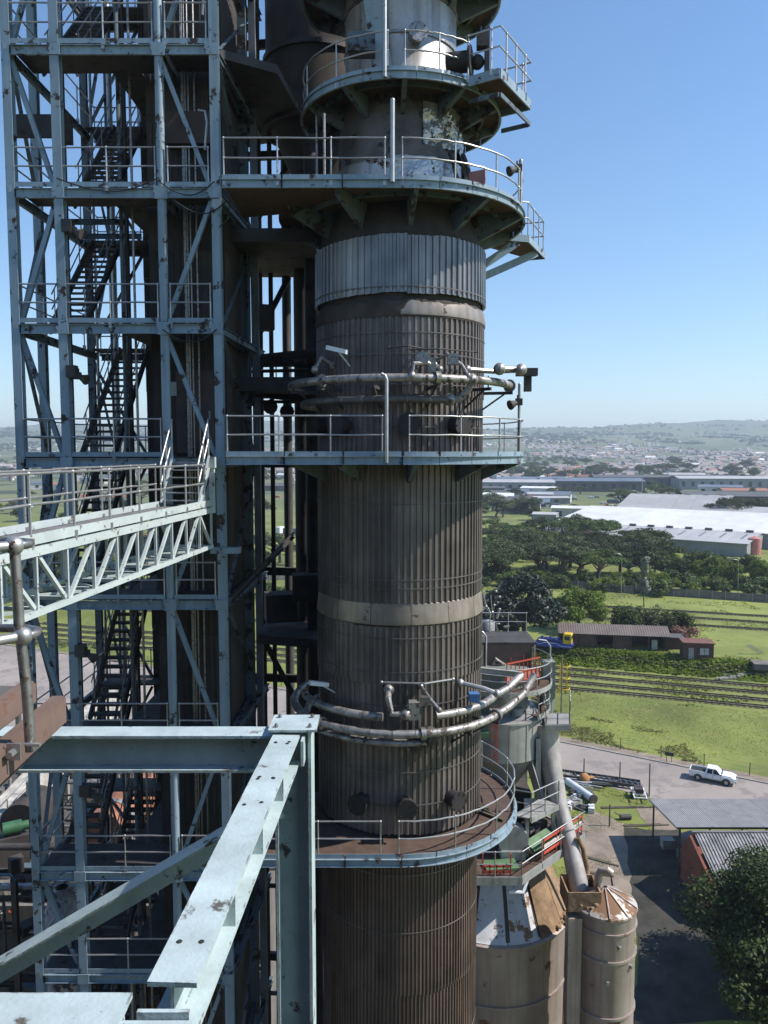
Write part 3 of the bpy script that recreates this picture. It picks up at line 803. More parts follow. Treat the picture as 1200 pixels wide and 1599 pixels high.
# ------------------------------------------------------------------ STAIR TOWER (steel frame on the left)
stair = thing('stair_tower', 'blue-green steel frame tower with open stairs left of the round tower', 'stair tower', (-7.5, 25, 0))
LV = [0.0, 4.2, 8.4, 12.6, 17.0, 21.3, 25.4, 28.6, 32.6, 36.75, 40.85, 44.6, 48.3, 52.1, 56.0]
TOPZ = 58.0
XA, XB, XC, XD = -10.33, -9.01, -6.18, -4.66
YFr = 22.0
def col_i(x, y, w=0.22, mat=teal, z1=TOPZ):
    mb = MB(); mb.ibeam((x, y, 0), (x, y, z1), w, w, 0.02, 0.016, up=(0, 1, 0)); return part(stair, 'column', mb, mat)
def col_t(x, y, r=0.11, mat=teal, z1=TOPZ):
    mb = MB(); mb.tube((x, y, 0), (x, y, z1), r, 14); return part(stair, 'column', mb, mat, True)
col_i(XA, YFr, .24); col_i(XB, YFr, .25); col_t(XC, YFr, .125); col_i(XD, YFr, .24, teal)
col_i(-10.95, 25.0, .24); col_i(-10.6, 28.2, .22, teal_dirty); col_i(-9.75, 28.2, .22, teal_dirty); col_t(-9.5, 27.6, .09, galv)
col_i(-8.5, 28.2, .2, dark_steel); col_i(-8.0, 28.2, .14, dark_steel); col_i(-7.55, 28.0, .14, dark_steel)
for i, z in enumerate(LV[1:], 1):
    up = z > 24
    hi = 0.26
    for a, b in ((XA, XB), (XB, XC), (XC, XD)):
        w = .12
        mb = MB(); mb.chan((b-w, YFr-.06, z-.17), (a+w, YFr-.06, z-.17), hi, -0.08); part(stair, 'beam', mb, teal)
        if up and not (b == XD and z in (40.85,)):
            mb = MB(); mb.box(((a+b)/2, YFr-.10, z+.07), (b-a-.26, .012, .13)); part(stair, 'kick_plate', mb, teal)
    for x, y1 in ((XA, 28.1), (XC, 27.9), (XD, 27.5)):
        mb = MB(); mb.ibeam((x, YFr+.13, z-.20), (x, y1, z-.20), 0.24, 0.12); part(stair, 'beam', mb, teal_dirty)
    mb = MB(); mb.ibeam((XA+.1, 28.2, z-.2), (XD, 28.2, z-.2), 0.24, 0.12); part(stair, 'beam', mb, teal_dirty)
    if up:
        dk = MB(); dk.poly([(XA+.05, YFr), (XC, YFr), (XC, 23.5), (XA+.05, 23.5)], z-.04, z)
        d1 = part(stair, 'platform', dk, dark_steel)
        dk = MB(); dk.poly([(XA+.05, 27.3), (-7.1, 27.3), (-7.1, 28.4), (XA+.05, 28.4)], z-.04, z); dk.poly([(-7.95, 23.52), (-7.1, 23.52), (-7.1, 27.28), (-7.95, 27.28)], z-.04, z)
        part(stair, 'platform', dk, dark_steel)
        railing(d1, [(XA-.02, YFr-.08, z+.02), (XC-.15, YFr-.08, z+.02)], spacing=1.35)
        railing(d1, [(XA+.05, YFr+.1, z+.02), (XA+.05, 28.3, z+.02), (-7.2, 28.35, z+.02)], spacing=1.6)
        if z != 40.85:
            railing(d1, [(XC+.2, YFr-.08, z+.02), (XD-.2, YFr-.08, z+.02)], spacing=1.3)
        dk = MB(); dk.poly([(XC+.14, YFr), (XD-.13, YFr), (XD-.13, 23.4), (XC+.14, 23.4)], z-.042, z-.002); part(stair, 'platform', dk, dark_steel)
# braces, one per bay and storey
for i in range(len(LV)-1):
    z0, z1 = LV[i]+.02, LV[i+1]-.35
    odd = i % 2
    xl, xr = XA+.12, XB-.1
    a, b = ((xl, z0), (xr, z1)) if odd else ((xr, z0), (xl, z1))
    mb = MB(); mb.ang((a[0], YFr+.06, a[1]), (b[0], YFr+.06, b[1]), .13, .02, up=(0, 1, 0)); part(stair, 'brace', mb, teal)
    a, b = ((XC+.1, z0), (XD-.1, z1)) if i % 2 else ((XD-.1, z0), (XC+.1, z1))
    mb = MB(); mb.ang((a[0], YFr+.03, a[1]), (b[0], YFr+.03, b[1]), .12, .02, up=(0, 1, 0)); part(stair, 'brace', mb, teal)
    ya, yb = (22.2, 24.9) if odd else (24.9, 22.2)
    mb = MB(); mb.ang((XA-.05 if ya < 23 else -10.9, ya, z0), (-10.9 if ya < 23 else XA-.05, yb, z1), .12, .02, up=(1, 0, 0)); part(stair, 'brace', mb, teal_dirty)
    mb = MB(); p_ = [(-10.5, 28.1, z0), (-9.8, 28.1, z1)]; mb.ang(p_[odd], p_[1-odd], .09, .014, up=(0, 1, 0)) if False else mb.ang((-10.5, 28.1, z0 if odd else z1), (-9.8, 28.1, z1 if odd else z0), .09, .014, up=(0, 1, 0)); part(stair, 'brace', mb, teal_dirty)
# stair flights
tr = MB(); tr.box((0, 0, 0), (0.84, 0.24, 0.035)); tr.box((0, -.115, -.03), (0.84, 0.012, 0.06))
tread_me = tr.mesh('tread', dark_steel)
for i in range(5, len(LV)-1):
    z0, z1 = LV[i], LV[i+1]; x = -8.75 if i % 2 == 0 else -9.55
    if i == 11: x = -9.6
    if i == 10: x = -8.75
    y0, y1 = 23.6, 27.3
    fl = thing('stair_flight', None, None, (x, y0, z0)); fl.parent = stair; fl.matrix_parent_inverse = Matrix.Translation(-wloc(stair))
    for s_ in (-.46, .46):
        mb = MB(); mb.chan((x+s_, y0-.05, z0+.02), (x+s_, y1, z1-.05), .24, .07 if s_ > 0 else -.07); part(fl, 'stringer', mb, dark_steel)
        P = [(x+s_, y0+.1, z0+.15), (x+s_, y1, z1+.05)]
        mb = MB()
        for f in (1.0, .55): mb.path([V(q)+Z*f for q in P], .022, 6)
        for k in range(4):
            q = V(P[0]).lerp(V(P[1]), (k+.2)/3.5); mb.tube(q-Z*.1, q+Z*1.0, .02, 6)
        part(fl, 'handrail', mb, steel_worn, True)
    n = 17
    for k in range(n):
        f = (k+.6)/n; link('tread', tread_me, fl, Matrix.Translation((x, y0+(y1-y0)*f, z0+(z1-z0)*f)))
# floodlights on the column
for z in (47.1, 43.1, 35.1, 30.9):
    floodlight(stair, (XB+.42, 21.95, z), (.7, -.2, -.3)); mb = MB(); mb.box((XB+.2, 21.95, z+.15), (.26, .24, .34)); part(stair, 'lamp_gear_box', mb, dark_steel)
mb = MB(); mb.box((-9.75, 22.6, 50.2), (1.75, .12, .62)); part(stair, 'dark_panel', mb, dark_steel)
mb = MB(); mb.box((-9.0, 22.45, 50.05), (.35, .3, .75)); part(stair, 'lamp_gear_box', mb, dark_steel)
mb = MB()
rr = random.Random(4)
for k in range(7):
    x = XC + rr.uniform(.2, 1.3); mb.tube((x, 23.3, 20), (x, 23.3, 58), .022, 6)
part(stair, 'conduit', mb, steel_worn)
# drooping cables between columns
mb = MB()
for x0, x1, z in ((XC, XD, 48.4), (XC+.4, XD+.35, 47.9), (XB, XC, 48.5), (XC, XD, 44.4)):
    mb.path([(x0+(x1-x0)*t, YFr-.2-.05*math.sin(t*7), z-.35*math.sin(math.pi*t)) for t in np.linspace(0, 1, 12)], .018, 6)
mb.path([(XD+.1, YFr-.1, 48.6), (XD+.45, YFr-.2, 48.2), (XD+.35, YFr-.2, 47.4), (XD+.1, YFr-.15, 47.2)], .02, 6)
part(stair, 'cable', mb, black)
mb = MB(); mb.path([(XD-.35, YFr+.2, 49.4), (XD-.25, YFr+.1, 50.1), (XD-.3, YFr+.1, 50.4), (XD-.5, YFr+.15, 50.45)], .035, 8); part(stair, 'hooked_pipe', mb, galv, True); mb = MB(); mb.path([(XD-.35, YFr+.2, 53.0), (XD-.25, YFr+.1, 54.0), (XD-.3, YFr+.1, 54.3)], .035, 8); part(stair, 'hooked_pipe', mb, galv, True)

# caged ladder, extra verticals and rear bracing
lad_r = MB(); lad_r.bar((0, 0, 0), (.42, 0, 0), .025, .025); rung_me = lad_r.mesh('rung', dark_steel)
for lv in range(6, len(LV)-1):
    z0, z1 = LV[lv], LV[lv+1]; x = -8.05
    ld = thing('caged_ladder', None, None, (x, 27.0, z0)); ld.parent = stair; ld.matrix_parent_inverse = Matrix.Translation(-wloc(stair))
    for dx in (0, .42):
        mb = MB(); mb.bar((x+dx, 27.0, z0), (x+dx, 27.0, z1+1.0), .06, .03); part(ld, 'stile', mb, dark_steel)
    for k in range(12): link('rung', rung_me, ld, Matrix.Translation((x, 27.0, z0+.3+.3*k)))
    for z in (z0+2.2, z0+2.9, z0+3.6):
        mb = MB(); mb.path([(x+.21+.36*math.cos(t), 27.0-.7*math.sin(t), z) for t in np.linspace(0, math.pi, 9)], .018, 5); part(ld, 'cage_hoop', mb, dark_steel)
    for t in (.5, 1.2, 1.9, 2.6):
        mb = MB(); q_ = (x+.21+.36*math.cos(t), 27.0-.7*math.sin(t)); mb.bar((*q_, z0+2.2), (*q_, z0+3.65), .03, .012); part(ld, 'cage_bar', mb, dark_steel)
rr = random.Random(21)
for x, y, r_, m_ in ((-10.15, 27.6, .05, steel_worn), (-9.2, 28.0, .07, dark_steel), (-8.9, 26.9, .045, steel_worn), (-8.2, 25.2, .05, dark_steel), (-7.9, 23.7, .06, teal_dirty), (-7.45, 23.4, .04, steel_worn), (-10.2, 25.4, .05, dark_steel), (-8.3, 28.1, .09, teal_dirty)):
    mb = MB(); mb.tube((x, y, 0), (x, y, 58), r_, 8); part(stair, 'riser_pipe', mb, m_, True)
for i in range(5, len(LV)-1):
    z0, z1 = LV[i]+.05, LV[i+1]-.35
    for (xa, xb) in (((-10.5, -8.6) if i % 2 else (-8.6, -10.5)), ((-8.45, -7.2) if i % 2 == 0 else (-7.2, -8.45))):
        mb = MB(); mb.ang((xa, 28.05, z0), (xb, 28.05, z1), .09, .014, up=(0, 1, 0)); part(stair, 'brace', mb, teal_dirty)
    mb = MB(); mb.ang((XD+.02, 22.3 if i % 2 else 27.3, z0), (XD+.02, 27.3 if i % 2 else 22.3, z1), .1, .014, up=(1, 0, 0)); part(stair, 'brace', mb, teal_dirty)
    for y in (24.4, 26.0):
        mb = MB(); mb.ibeam((XA+.1, y, LV[i]-.22), (-8.0, y, LV[i]-.22), .16, .1); part(stair, 'joist', mb, teal_dirty) if i % 3 == 0 else None
    mb = MB(); mb.box((XC+.02, YFr-.14, LV[i]-.16), (.36, .02, .34)); part(stair, 'gusset_plate', mb, teal)
    mb = MB(); mb.box((XD-.02, YFr-.15, LV[i]-.16), (.34, .02, .30)); part(stair, 'gusset_plate', mb, teal)
    mb = MB(); mb.box((XB, YFr-.15, LV[i]-.16), (.34, .02, .30)); part(stair, 'gusset_plate', mb, teal)
# dark clad lift shaft behind the frame
shaft = thing('lift_shaft', 'dark clad lift shaft standing behind the steel stair frame', 'lift shaft', (-6.0, 25.4, 0))
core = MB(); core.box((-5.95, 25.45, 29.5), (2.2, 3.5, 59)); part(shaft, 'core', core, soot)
def flat_sheet(w, h, ribs=4):
    mb = MB(); c = []
    for k in range(ribs):
        for f, d in ((0, 0), (.55, 0), (.65, -.03), (.9, -.03)): c.append((-w/2 + w*(k+f)/ribs, d))
    c.append((w/2, 0)); n = len(c)
    mb.add([(x, y, z) for z in (0, h) for x, y in c], [(i, i+1, n+i+1, n+i) for i in range(n-1)])
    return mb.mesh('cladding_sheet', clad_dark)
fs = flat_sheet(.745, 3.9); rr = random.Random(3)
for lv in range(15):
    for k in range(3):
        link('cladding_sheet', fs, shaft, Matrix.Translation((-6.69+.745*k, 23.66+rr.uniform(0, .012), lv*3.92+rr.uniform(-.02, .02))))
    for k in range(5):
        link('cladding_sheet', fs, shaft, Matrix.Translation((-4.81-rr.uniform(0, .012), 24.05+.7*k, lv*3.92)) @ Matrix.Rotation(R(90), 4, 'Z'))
mb = MB(); mb.box((-5.75, 23.58, 42.2), (1.15, .05, 2.5)); door = part(shaft, 'door', mb, M('brown_door', (0.085, 0.065, 0.055), .7))
mb = MB(); mb.box((-5.3, 23.53, 42.1), (.05, .05, .25)); part(door, 'handle', mb, galv)
mb = MB(); mb.box((-6.4, 23.57, 42.9), (.2, .04, .42)); part(shaft, 'notice_plate', mb, M('faded_notice', (.45, .45, .43)))
mb = MB(); mb.box((-5.6, 23.4, 50.4), (1.5, .5, .9)); part(shaft, 'machine_box', mb, M('brown_box', (0.07, 0.05, 0.045), .8))

# dark steelwork between the shaft and the tower
mid = thing('support_frame', 'dark steel columns and ducts between the lift shaft and the round tower', 'steel frame', (-3.4, 28, 0))
def mcol(px, y, w, mat=dark_steel, z1=58, z0=0, tube=False, label=None):
    x = (px-600)/1200*y*0.997; mb = MB()
    if tube: mb.tube((x, y, z0), (x, y, z1), w/2, 16)
    else: mb.ibeam((x, y, z0), (x, y, z1), w, w, .03, .03, up=(0, 1, 0))
    return part(mid, 'column', mb, mat, tube, label)
mb = MB(); mb.box((-4.78, 26.4, 29), (.5, .35, 58)); part(mid, 'cable_duct', mb, teal_dirty)
mb = MB(); mb.box((-4.35, 26.5, 33), (.22, .25, 50)); part(mid, 'cable_duct', mb, M('grey_duct', (.16, .18, .2), .7, var=.2, streak=.4))
mcol(408, 29, .22); mcol(426, 29, .15); mcol(450, 29.5, .34, tube=True); mcol(476, 28.5, .72, tube=True); mcol(489, 27.0, .5, tube=True)
for z in LV[5:]:
    mb = MB(); mb.ibeam((-5.2, 29.2, z-.3), (-2.2, 28.8, z-.3), .3, .16); part(mid, 'beam', mb, dark_steel)
    mb = MB(); mb.ibeam((XD+.05, 22.2, z-.18), (-4.25, 27.6, z-.18), .22, .12); part(mid, 'beam', mb, teal_dirty)
dk = MB(); dk.poly([(-5.2, 25.6), (-2.0, 25.6), (-2.0, 29.4), (-5.2, 29.4)], 43.0, 43.45); mp_ = part(mid, 'platform', dk, dark_steel)
railing(mp_, [(-5.0, 29.3, 43.5), (-2.2, 29.3, 43.5)], spacing=1.0, mat=dark_steel)
dk = MB(); dk.poly([(-5.2, 24.6), (-2.2, 24.6), (-2.2, 29.6), (-5.2, 29.6)], 47.55, 47.95); part(mid, 'platform', dk, dark_steel)
dk = MB(); dk.poly([(-4.3, 26.0), (-2.2, 25.4), (-2.0, 28.6), (-4.4, 28.6)], 34.4, 34.7); part(mid, 'platform', dk, dark_steel)
dk = MB(); dk.poly([(-5.2, 22.8), (-3.2, 24.0), (-2.6, 28.6), (-5.2, 29.6)], 52.3, 52.55); mp_ = part(mid, 'platform', dk, dark_steel)
rr = random.Random(9)
mb = MB()
for k in range(9):
    z = rr.uniform(42.6, 44.4); mb.tube((-5.0+rr.uniform(0, .5), rr.uniform(26, 28.6), z), (-2.1, rr.uniform(25.5, 28), z+rr.uniform(-.3, .3)), rr.uniform(.05, .16), 10)
for k in range(4):
    mb.sphere((-4.5+.55*k, 26.5+rr.random(), 42.55+rr.uniform(-.2, .3)), .26, 10)
part(mid, 'pipework', mb, soot, True)
mb = MB(); mb.box((-4.1, 27.0, 45.6), (.55, .5, .85), R(20)); part(mid, 'dark_box', mb, dark_steel)
mb = MB(); mb.box((-3.75, 27.5, 35.4), (1.1, .9, 1.0), R(14)); mb.box((-2.5, 26.6, 36.3), (1.4, .8, .9), R(8)); part(mid, 'dark_box', mb, soot)
for a, b in (((-4.6, 22.6, 36.6), (-3.4, 28.6, 37.9)), ((-4.9, 28.9, 44.8), (-3.5, 28.9, 47.4)), ((-4.9, 28.9, 49.0), (-3.2, 28.9, 51.9)), ((-3.4, 28.9, 31.5), (-4.8, 28.9, 34.2))):
    mb = MB(); mb.chan(a, b, .2, .08); part(mid, 'brace', mb, dark_steel)
rr = random.Random(12)
mb = MB()
for k in range(3):
    x = -4.55+.07*k; mb.tube((x, 26.0+.1*k, 41.5+rr.uniform(0, 3)), (x+rr.uniform(-.1, .1), 26.0+.1*k, 48), .03, 6)
part(mid, 'conduit', mb, teal_dirty, True)
# dark cyclone hopper hung high up beside the tower
cyc = thing('cyclone_hopper', 'dark soot-covered cyclone hopper high between stair frame and tower top', 'hopper', (-2.4, 28.2, 50))
mb = MB(); mb.lathe([(.35, 49.6), (.42, 49.7), (1.55, 52.2), (1.75, 52.3), (1.75, 60), (.2, 60.4)], -2.4, 28.2, 40); part(cyc, 'body', mb, soot, True)
for z in (52.25, 54.5, 57): 
    mb = MB(); mb.lathe([(1.74, z-.08), (1.86, z-.08), (1.86, z+.08), (1.74, z+.08)], -2.4, 28.2, 40); part(cyc, 'stiffening_ring', mb, dark_steel, True)
mb = MB(); mb.prof((-1.3, 25.6, 55.8), (-.4, 24.6, 51.9), [(-.3, -.05), (.3, -.05), (.3, .05), (-.3, .05)]); part(cyc, 'duct', mb, teal_dirty)
mb = MB(); mb.prof((-.55, 22.6, 55.5), (-.02, 22.75, 51.6), [(-.28, -.1), (.28, -.1), (.28, .1), (-.28, .1)], up=(0, 1, 0)); part(cyc, 'chute', mb, teal)
mb = MB(); mb.box((-.62, 22.4, 52.3), (.75, .5, .5)); part(cyc, 'box_beam', mb, teal_dirty)

# ------------------------------------------------------------------ FOOTBRIDGE
br = thing('truss_footbridge', 'pale truss footbridge with tubular handrails leading to the steel stair frame', 'footbridge', (-5.5, 15, 39.5))
# right-hand truss line from N (near) to F (far); the deck is W wide to the left of it
F = V(-4.78, 21.2); N_ = V(-5.92, 9.4); bd = (N_-F).normalized(); bl = (N_-F).length; bs = V(-1, 0)*1.0; bs = V(-bd.y*-1, bd.x*-1); bs = V(bd.y, -bd.x)
if bs.x > 0: bs = -bs
W = 1.15; ZD = 39.55
def bp(s_, w, z): q = F + bd*s_ + bs*w; return V(q.x, q.y, z)
dk = MB(); dk.bar(bp(0.05, W/2, ZD-.03), bp(bl, W/2, ZD-.03), W-.1, .04); part(br, 'deck', dk, M('bridge_grating', (.16, .155, .15), .8, var=.2))
for w in (0, W):
    mb = MB(); mb.bar(bp(0, w, ZD+.04), bp(bl, w, ZD+.04), .05, .17); part(br, 'kick_plate', mb, white_steel)
    mb = MB(); mb.bar(bp(0, w, ZD-.16), bp(bl, w, ZD-.16), .09, .15); part(br, 'top_chord', mb, white_steel)
    mb = MB(); mb.bar(bp(-.02, w, ZD-1.17), bp(bl, w, ZD-1.17), .08, .10); part(br, 'bottom_chord', mb, white_steel)
    n = 12; st = bl/n
    for k in range(n+1):
        mb = MB(); s_ = min(k*st, bl-.02)+.02; mb.bar(bp(s_, w, ZD-1.12), bp(s_, w, ZD-.235), .055, .055, up=(0, 1, 0)); part(br, 'truss_post', mb, white_steel)
        if k < n:
            mb = MB(); a, b = (k*st+.08, (k+1)*st-.06) if k < 8 else ((k+1)*st-.06, k*st+.08)
            if k == 0: a, b = b, a
            mb.ang(bp(a, w, ZD-.25), bp(b, w, ZD-1.11), .065, .012, up=(bs.x, bs.y, 0)); part(br, 'truss_diagonal', mb, white_steel)
    r_ = railing(br, [bp(1.05 if w else .55, w, ZD+.05), bp(bl, w, ZD+.05)], h=1.05, spacing=1.45)
for k in range(13):
    s_ = k*bl/12.5+.1; mb = MB(); mb.bar(bp(s_, .05, ZD-1.16), bp(s_, W-.05, ZD-1.16), .07, .07); part(br, 'cross_member', mb, white_steel)
    if k < 12:
        mb = MB(); mb.bar(bp(s_+.06, .06 if k % 2 else W-.06, ZD-1.17), bp(s_+bl/12.5-.06, W-.06 if k % 2 else .06, ZD-1.17), .05, .05); part(br, 'plan_brace', mb, white_steel)
# short stair from the bridge up to the frame
st_ = thing('end_stair', None, None, tuple(bp(0.3, W/2, ZD))); st_.parent = br; st_.matrix_parent_inverse = Matrix.Translation(-wloc(br))
for w in (.06, W-.06):
    e0 = bp(.85, w, ZD+.05); e1 = bp(-.05, w, ZD+1.28)
    mb = MB(); mb.chan(e0, e1, .2, .06); part(st_, 'stringer', mb, white_steel)
    mb = MB()
    for f in (1.0, .5): mb.path([e0+Z*f*1.05, e1+Z*f*1.05], .024, 8)
    for t in (0.02, .5, .98): q = e0.lerp(e1, t); mb.tube(q, q+Z*1.05, .024, 8)
    part(st_, 'handrail', mb, galv, True)
for k in range(6):
    f = (k+.7)/6; a = bp(.85-.9*f, .1, ZD+1.2*f); b = bp(.85-.9*f, W-.1, ZD+1.2*f); mb = MB(); mb.bar(a, b, .2, .03); part(st_, 'tread', mb, M('dusty_tread', (.3, .29, .28)) if k == 0 else MATS['dusty_tread'])
mb = MB(); q = bp(-.06, -.02, ZD+1.15); mb.box(q, (.2, .2, .3)); mb.bar(q-Z*.15, q-Z*1.4, .14, .14); part(br, 'end_post', mb, white_steel)
mb = MB(); q = bp(-.05, 0, ZD-1.2); mb.box(q+V(.35, .1, -.1), (.8, .3, .16)); part(br, 'bearing_shelf', mb, teal)

# ------------------------------------------------------------------ FOREGROUND: pale I-beam frame of the building we stand on
fr = thing('beam_frame', 'pale turquoise I-beam frame with peeling paint jutting out in the foreground', 'steel frame', (-.7, 4, 38.9))
ZT = 38.99
cF = V(-.67, 5.42); cN = V(-.80, 2.63)
def beam(p0, p1, label=None, h=.27, w=.19, name='beam'):
    mb = MB(); mb.ibeam(p0, p1, h, w, .02, .014); return part(fr, name, mb, teal_pale, False, label)
far_b = beam((-2.9, 5.40, ZT-.135), (cF.x-.12, 5.40, ZT-.135), 'far crossbeam with its upper flange in the sun')
long_b = beam((cF.x-.02, 5.29, ZT-.088), (cN.x, cN.y+.12, ZT-.088), 'long beam with bolt holes and rust spots on its flange', h=.205)
near_b = beam((-3.4, 2.60, ZT-.12), (cN.x-.13, 2.60, ZT-.12), 'near crossbeam, cracked paint along its edge')
for c, w in ((V(cF.x+.02, 5.45), .26), (V(cN.x+.02, 2.53), .17)):
    mb = MB(); mb.ibeam((c.x, c.y, 0), (c.x, c.y, ZT+(.03 if w > .2 else -.04)), w, w*.98, .022, .014, up=(1, 0, 0) if w > .2 else (0, 1, 0)); part(fr, 'column', mb, teal_pale)
mb = MB(); mb.box((cF.x+.02, 5.45, ZT+.04), (.34, .32, .016)); part(fr, 'cap_plate', mb, teal_pale)
mb = MB(); mb.box((cN.x-.06, 2.565, ZT-.015), (.36, .018, .03)); mb.box((cN.x, 2.635, ZT-.14), (.19, .018, .26)); part(fr, 'end_plate', mb, teal_pale)
mb = MB(); mb.box((cF.x+.1, 5.27, ZT-.09), (.02, .14, .18)); part(fr, 'gusset_plate', mb, teal_pale)
for a, b in (((-.80, 5.36), (-2.95, 5.26)),):
    mb = MB(); mb.ang((a[0], a[1], ZT-.47), (b[0], b[1], ZT-1.72), -.17, -.014, up=(0, 0, 1)); part(fr, 'brace', mb, teal_pale)
# bolt heads and empty holes along the top flange
rr = random.Random(5)
hole = MB(); hole.lathe([(.0005, .0025), (.011, .0025), (.013, 0.0)], 0, 0, 10); hole_me = hole.mesh('bolt_hole', dark_hole)
for f in (.06, .065, .28, .285, .42, .90):
    for sx in (-.05, .04):
        q = V(cF.x-.02, 5.29).lerp(V(cN.x, cN.y+.12), f); link('bolt_hole', hole_me, fr, Matrix.Translation((q.x+sx+rr.uniform(-.006, .006), q.y+rr.uniform(-.02, .02), ZT+.0155)))
# second deck frame lower down, seen through the gaps

# brown steel edge of the viewing floor with its guard-rail post
vf = thing('viewing_floor', 'rust-brown steel channels edging the floor at lower left', 'floor edge', (-2.2, 4, 39.3))
def chn(p0, p1, h=.22, label=None):
    mb = MB(); mb.chan(p0, p1, h, -.08, .014); return part(vf, 'edge_channel', mb, brown_paint, False, label)
chn((-2.10, 2.5, 39.22), (-2.25, 5.28, 39.19), .2)
chn((-2.29, 2.5, 39.37), (-2.42, 5.2, 39.34), .16)
mb = MB(); mb.poly([(-4.5, 2.0), (-2.38, 2.0), (-2.5, 5.15), (-4.5, 5.2)], 39.36, 39.40); part(vf, 'floor_plate', mb, M('floor_plate', (.10, .095, .09), .8))
mb = MB(); mb.chan((-2.15, 2.6, 38.68), (-2.3, 4.2, 38.68), .2, -.1, .014); part(vf, 'edge_channel', mb, brown_paint)
mb = MB(); mb.poly([(-4.5, 2.6), (-2.2, 2.6), (-2.38, 5.1), (-4.5, 5.1)], 38.95, 38.98); part(vf, 'soffit_plate', mb, M('brown_soffit', (.09, .075, .065), .9))
gr = thing('guard_rail', 'scratched tubular guard-rail post with ball joints at the left edge', 'guard rail', (-1.52, 3.2, 39.7))
q = V(-2.12, 4.4, 0)
mb = MB(); mb.path([(q.x+.05, q.y-.02, 39.25), (q.x+.03, q.y, 39.6), (q.x, q.y, 40.0), (q.x-.01, q.y, 40.46)], .030, 16); part(gr, 'rail_post', mb, steel_worn, True)
for z, e in ((40.46, 0), (39.93, .03)):
    c = V(q.x-.01+e, q.y, z)
    mb = MB(); mb.sphere(c, .054, 18, 12); part(gr, 'ball_joint', mb, galv, True)
    mb = MB(); mb.path([c, c+V(-.3, -.35, 0), c+V(-.8, -.95, 0)], .03, 12); part(gr, 'handrail', mb, galv, True)
    mb = MB(); mb.path([c, c+V(.035, .02, 0), c+V(.045, .07, 0), c+V(.03, .13, 0), c+V(-.05, .18, 0), c+V(-.15, .2, 0), c+V(-.9, .2, 0)], .026, 12); part(gr, 'return_bend', mb, steel_worn, True)
mb = MB(); mb.box((q.x-.02, q.y-.08, 39.27), (.08, .012, .1)); mb.tube((q.x-.02, q.y-.085, 39.27), (q.x-.02, q.y-.14, 39.27), .022, 6); mb.tube((q.x+.12, q.y-.05, 39.30), (q.x+.03, q.y-.05, 39.30), .012, 8); part(gr, 'clamp_plate', mb, galv)

# unseen stand-in for the building behind us, added to block front sky light
bh = thing('rear_sky_blocker', 'tall dark clad building out of view behind the camera, added to block sky light', 'building', (-15, -20, 0))
mb = MB(); mb.box((-15, -20, 24), (46, 26, 48)); part(bh, 'wall', mb, clad_dark)
mb = MB(); mb.box((-15, -20, 48.2), (47, 27, .4)); part(bh, 'roof', mb, roof_dark)
# bolts on the frame joints
bt = MB(); bt.tube((0, 0, 0), (0, 0, .016), .015, 6); bt.tube((0, 0, .016), (0, 0, .026), .009, 6); bt_me = bt.mesh('bolt', steel_worn)
for dx, dy in ((-.12, -.1), (.12, -.1), (-.12, .1), (.12, .1)): link('bolt', bt_me, fr, Matrix.Translation((cF.x+.02+dx, 5.45+dy, ZT+.048)))
for t_ in (.25, .5, .75):
    q_ = V(cF.x-.02, 5.29).lerp(V(cN.x, cN.y+.12), t_); mb = MB(); mb.box((q_.x+.05, q_.y, ZT-.088), (.078, .012, .165)); part(fr, 'web_stiffener', mb, teal_pale)
# ------------------------------------------------------------------ THE PLANT TO THE RIGHT OF THE TOWER
# big hopper tank
TX, TY, TR = 5.0, 34.0, 3.38
tank = thing('hopper_tank', 'big round tank with a steep panelled cone, streaked with rust, beside the round tower', 'tank', (TX, TY, 0))
mb = MB(); mb.lathe([(TR-.12, 0), (TR-.1, 8), (TR-.06, 14), (TR, 20.05), (TR+.16, 20.35), (TR+.02, 20.42)], TX, TY, 64); part(tank, 'shell', mb, silo_metal, True)
for z in (5.0, 9.5, 13.5, 17.6):
    mb = MB(); mb.lathe([(TR-.1, z-.03), (TR+.035, z-.03), (TR+.035, z+.03), (TR-.1, z+.03)], TX, TY, 64); part(tank, 'weld_seam', mb, silo_metal, True)
nP = 14
patchy_panel = M('peeling_white_panel', (0.60, 0.59, 0.60), 0.6, var=.15, rust=.5, rscale=1.6, rustcol=(.24, .15, .09))
for k in range(nP):
    a0 = 2*math.pi*k/nP + R(-90) + .06; a1 = a0+2*math.pi/nP-.012
    az = math.degrees((a0+a1)/2)+90
    az = (az+180) % 360-180
    m = (patchy_panel if az > 5 else white_panel) if -60 < az < 36 else (rust_dust if 36 <= az < 130 else silo_metal)
    mb = MB(); j = .05 if m is rust_dust else 0
    mb.lathe([(TR+.05, 20.43), (TR-.05+j, 20.5), (2.55+j*2, 22.2), (1.6, 24.0), (1.5, 23.9), (2.4, 22.1), (TR-.15, 20.45)], TX, TY, 6, a0, a1)
    part(tank, 'cone_panel', mb, m, True, label='rust-covered cone panel' if m is rust_dust else None)
    mb = MB(); A = V(math.cos(a0), math.sin(a0), 0); c = V(TX, TY, 0)
    mb.bar(c+A*(TR-.04)+Z*20.5, c+A*1.66+Z*24.0, .16, .05, up=A); part(tank, 'cone_rib', mb, dark_steel)
rr = random.Random(31); mb = MB()
for k in range(60):
    a = R(rr.uniform(-45, 75)); rad = TR+rr.uniform(-.35, .16); mb.sphere((TX+rad*math.cos(a), TY+rad*math.sin(a), 20.42+rr.uniform(0, .28)), rr.uniform(.06, .24), 7, 4, .6)
part(tank, 'spilled_dust', mb, rust_dust, True, kind='stuff')
mb = MB(); mb.box((TX+TR*.93, TY-.9, 12), (.5, .5, 16)); part(tank, 'side_duct', mb, dark_steel)
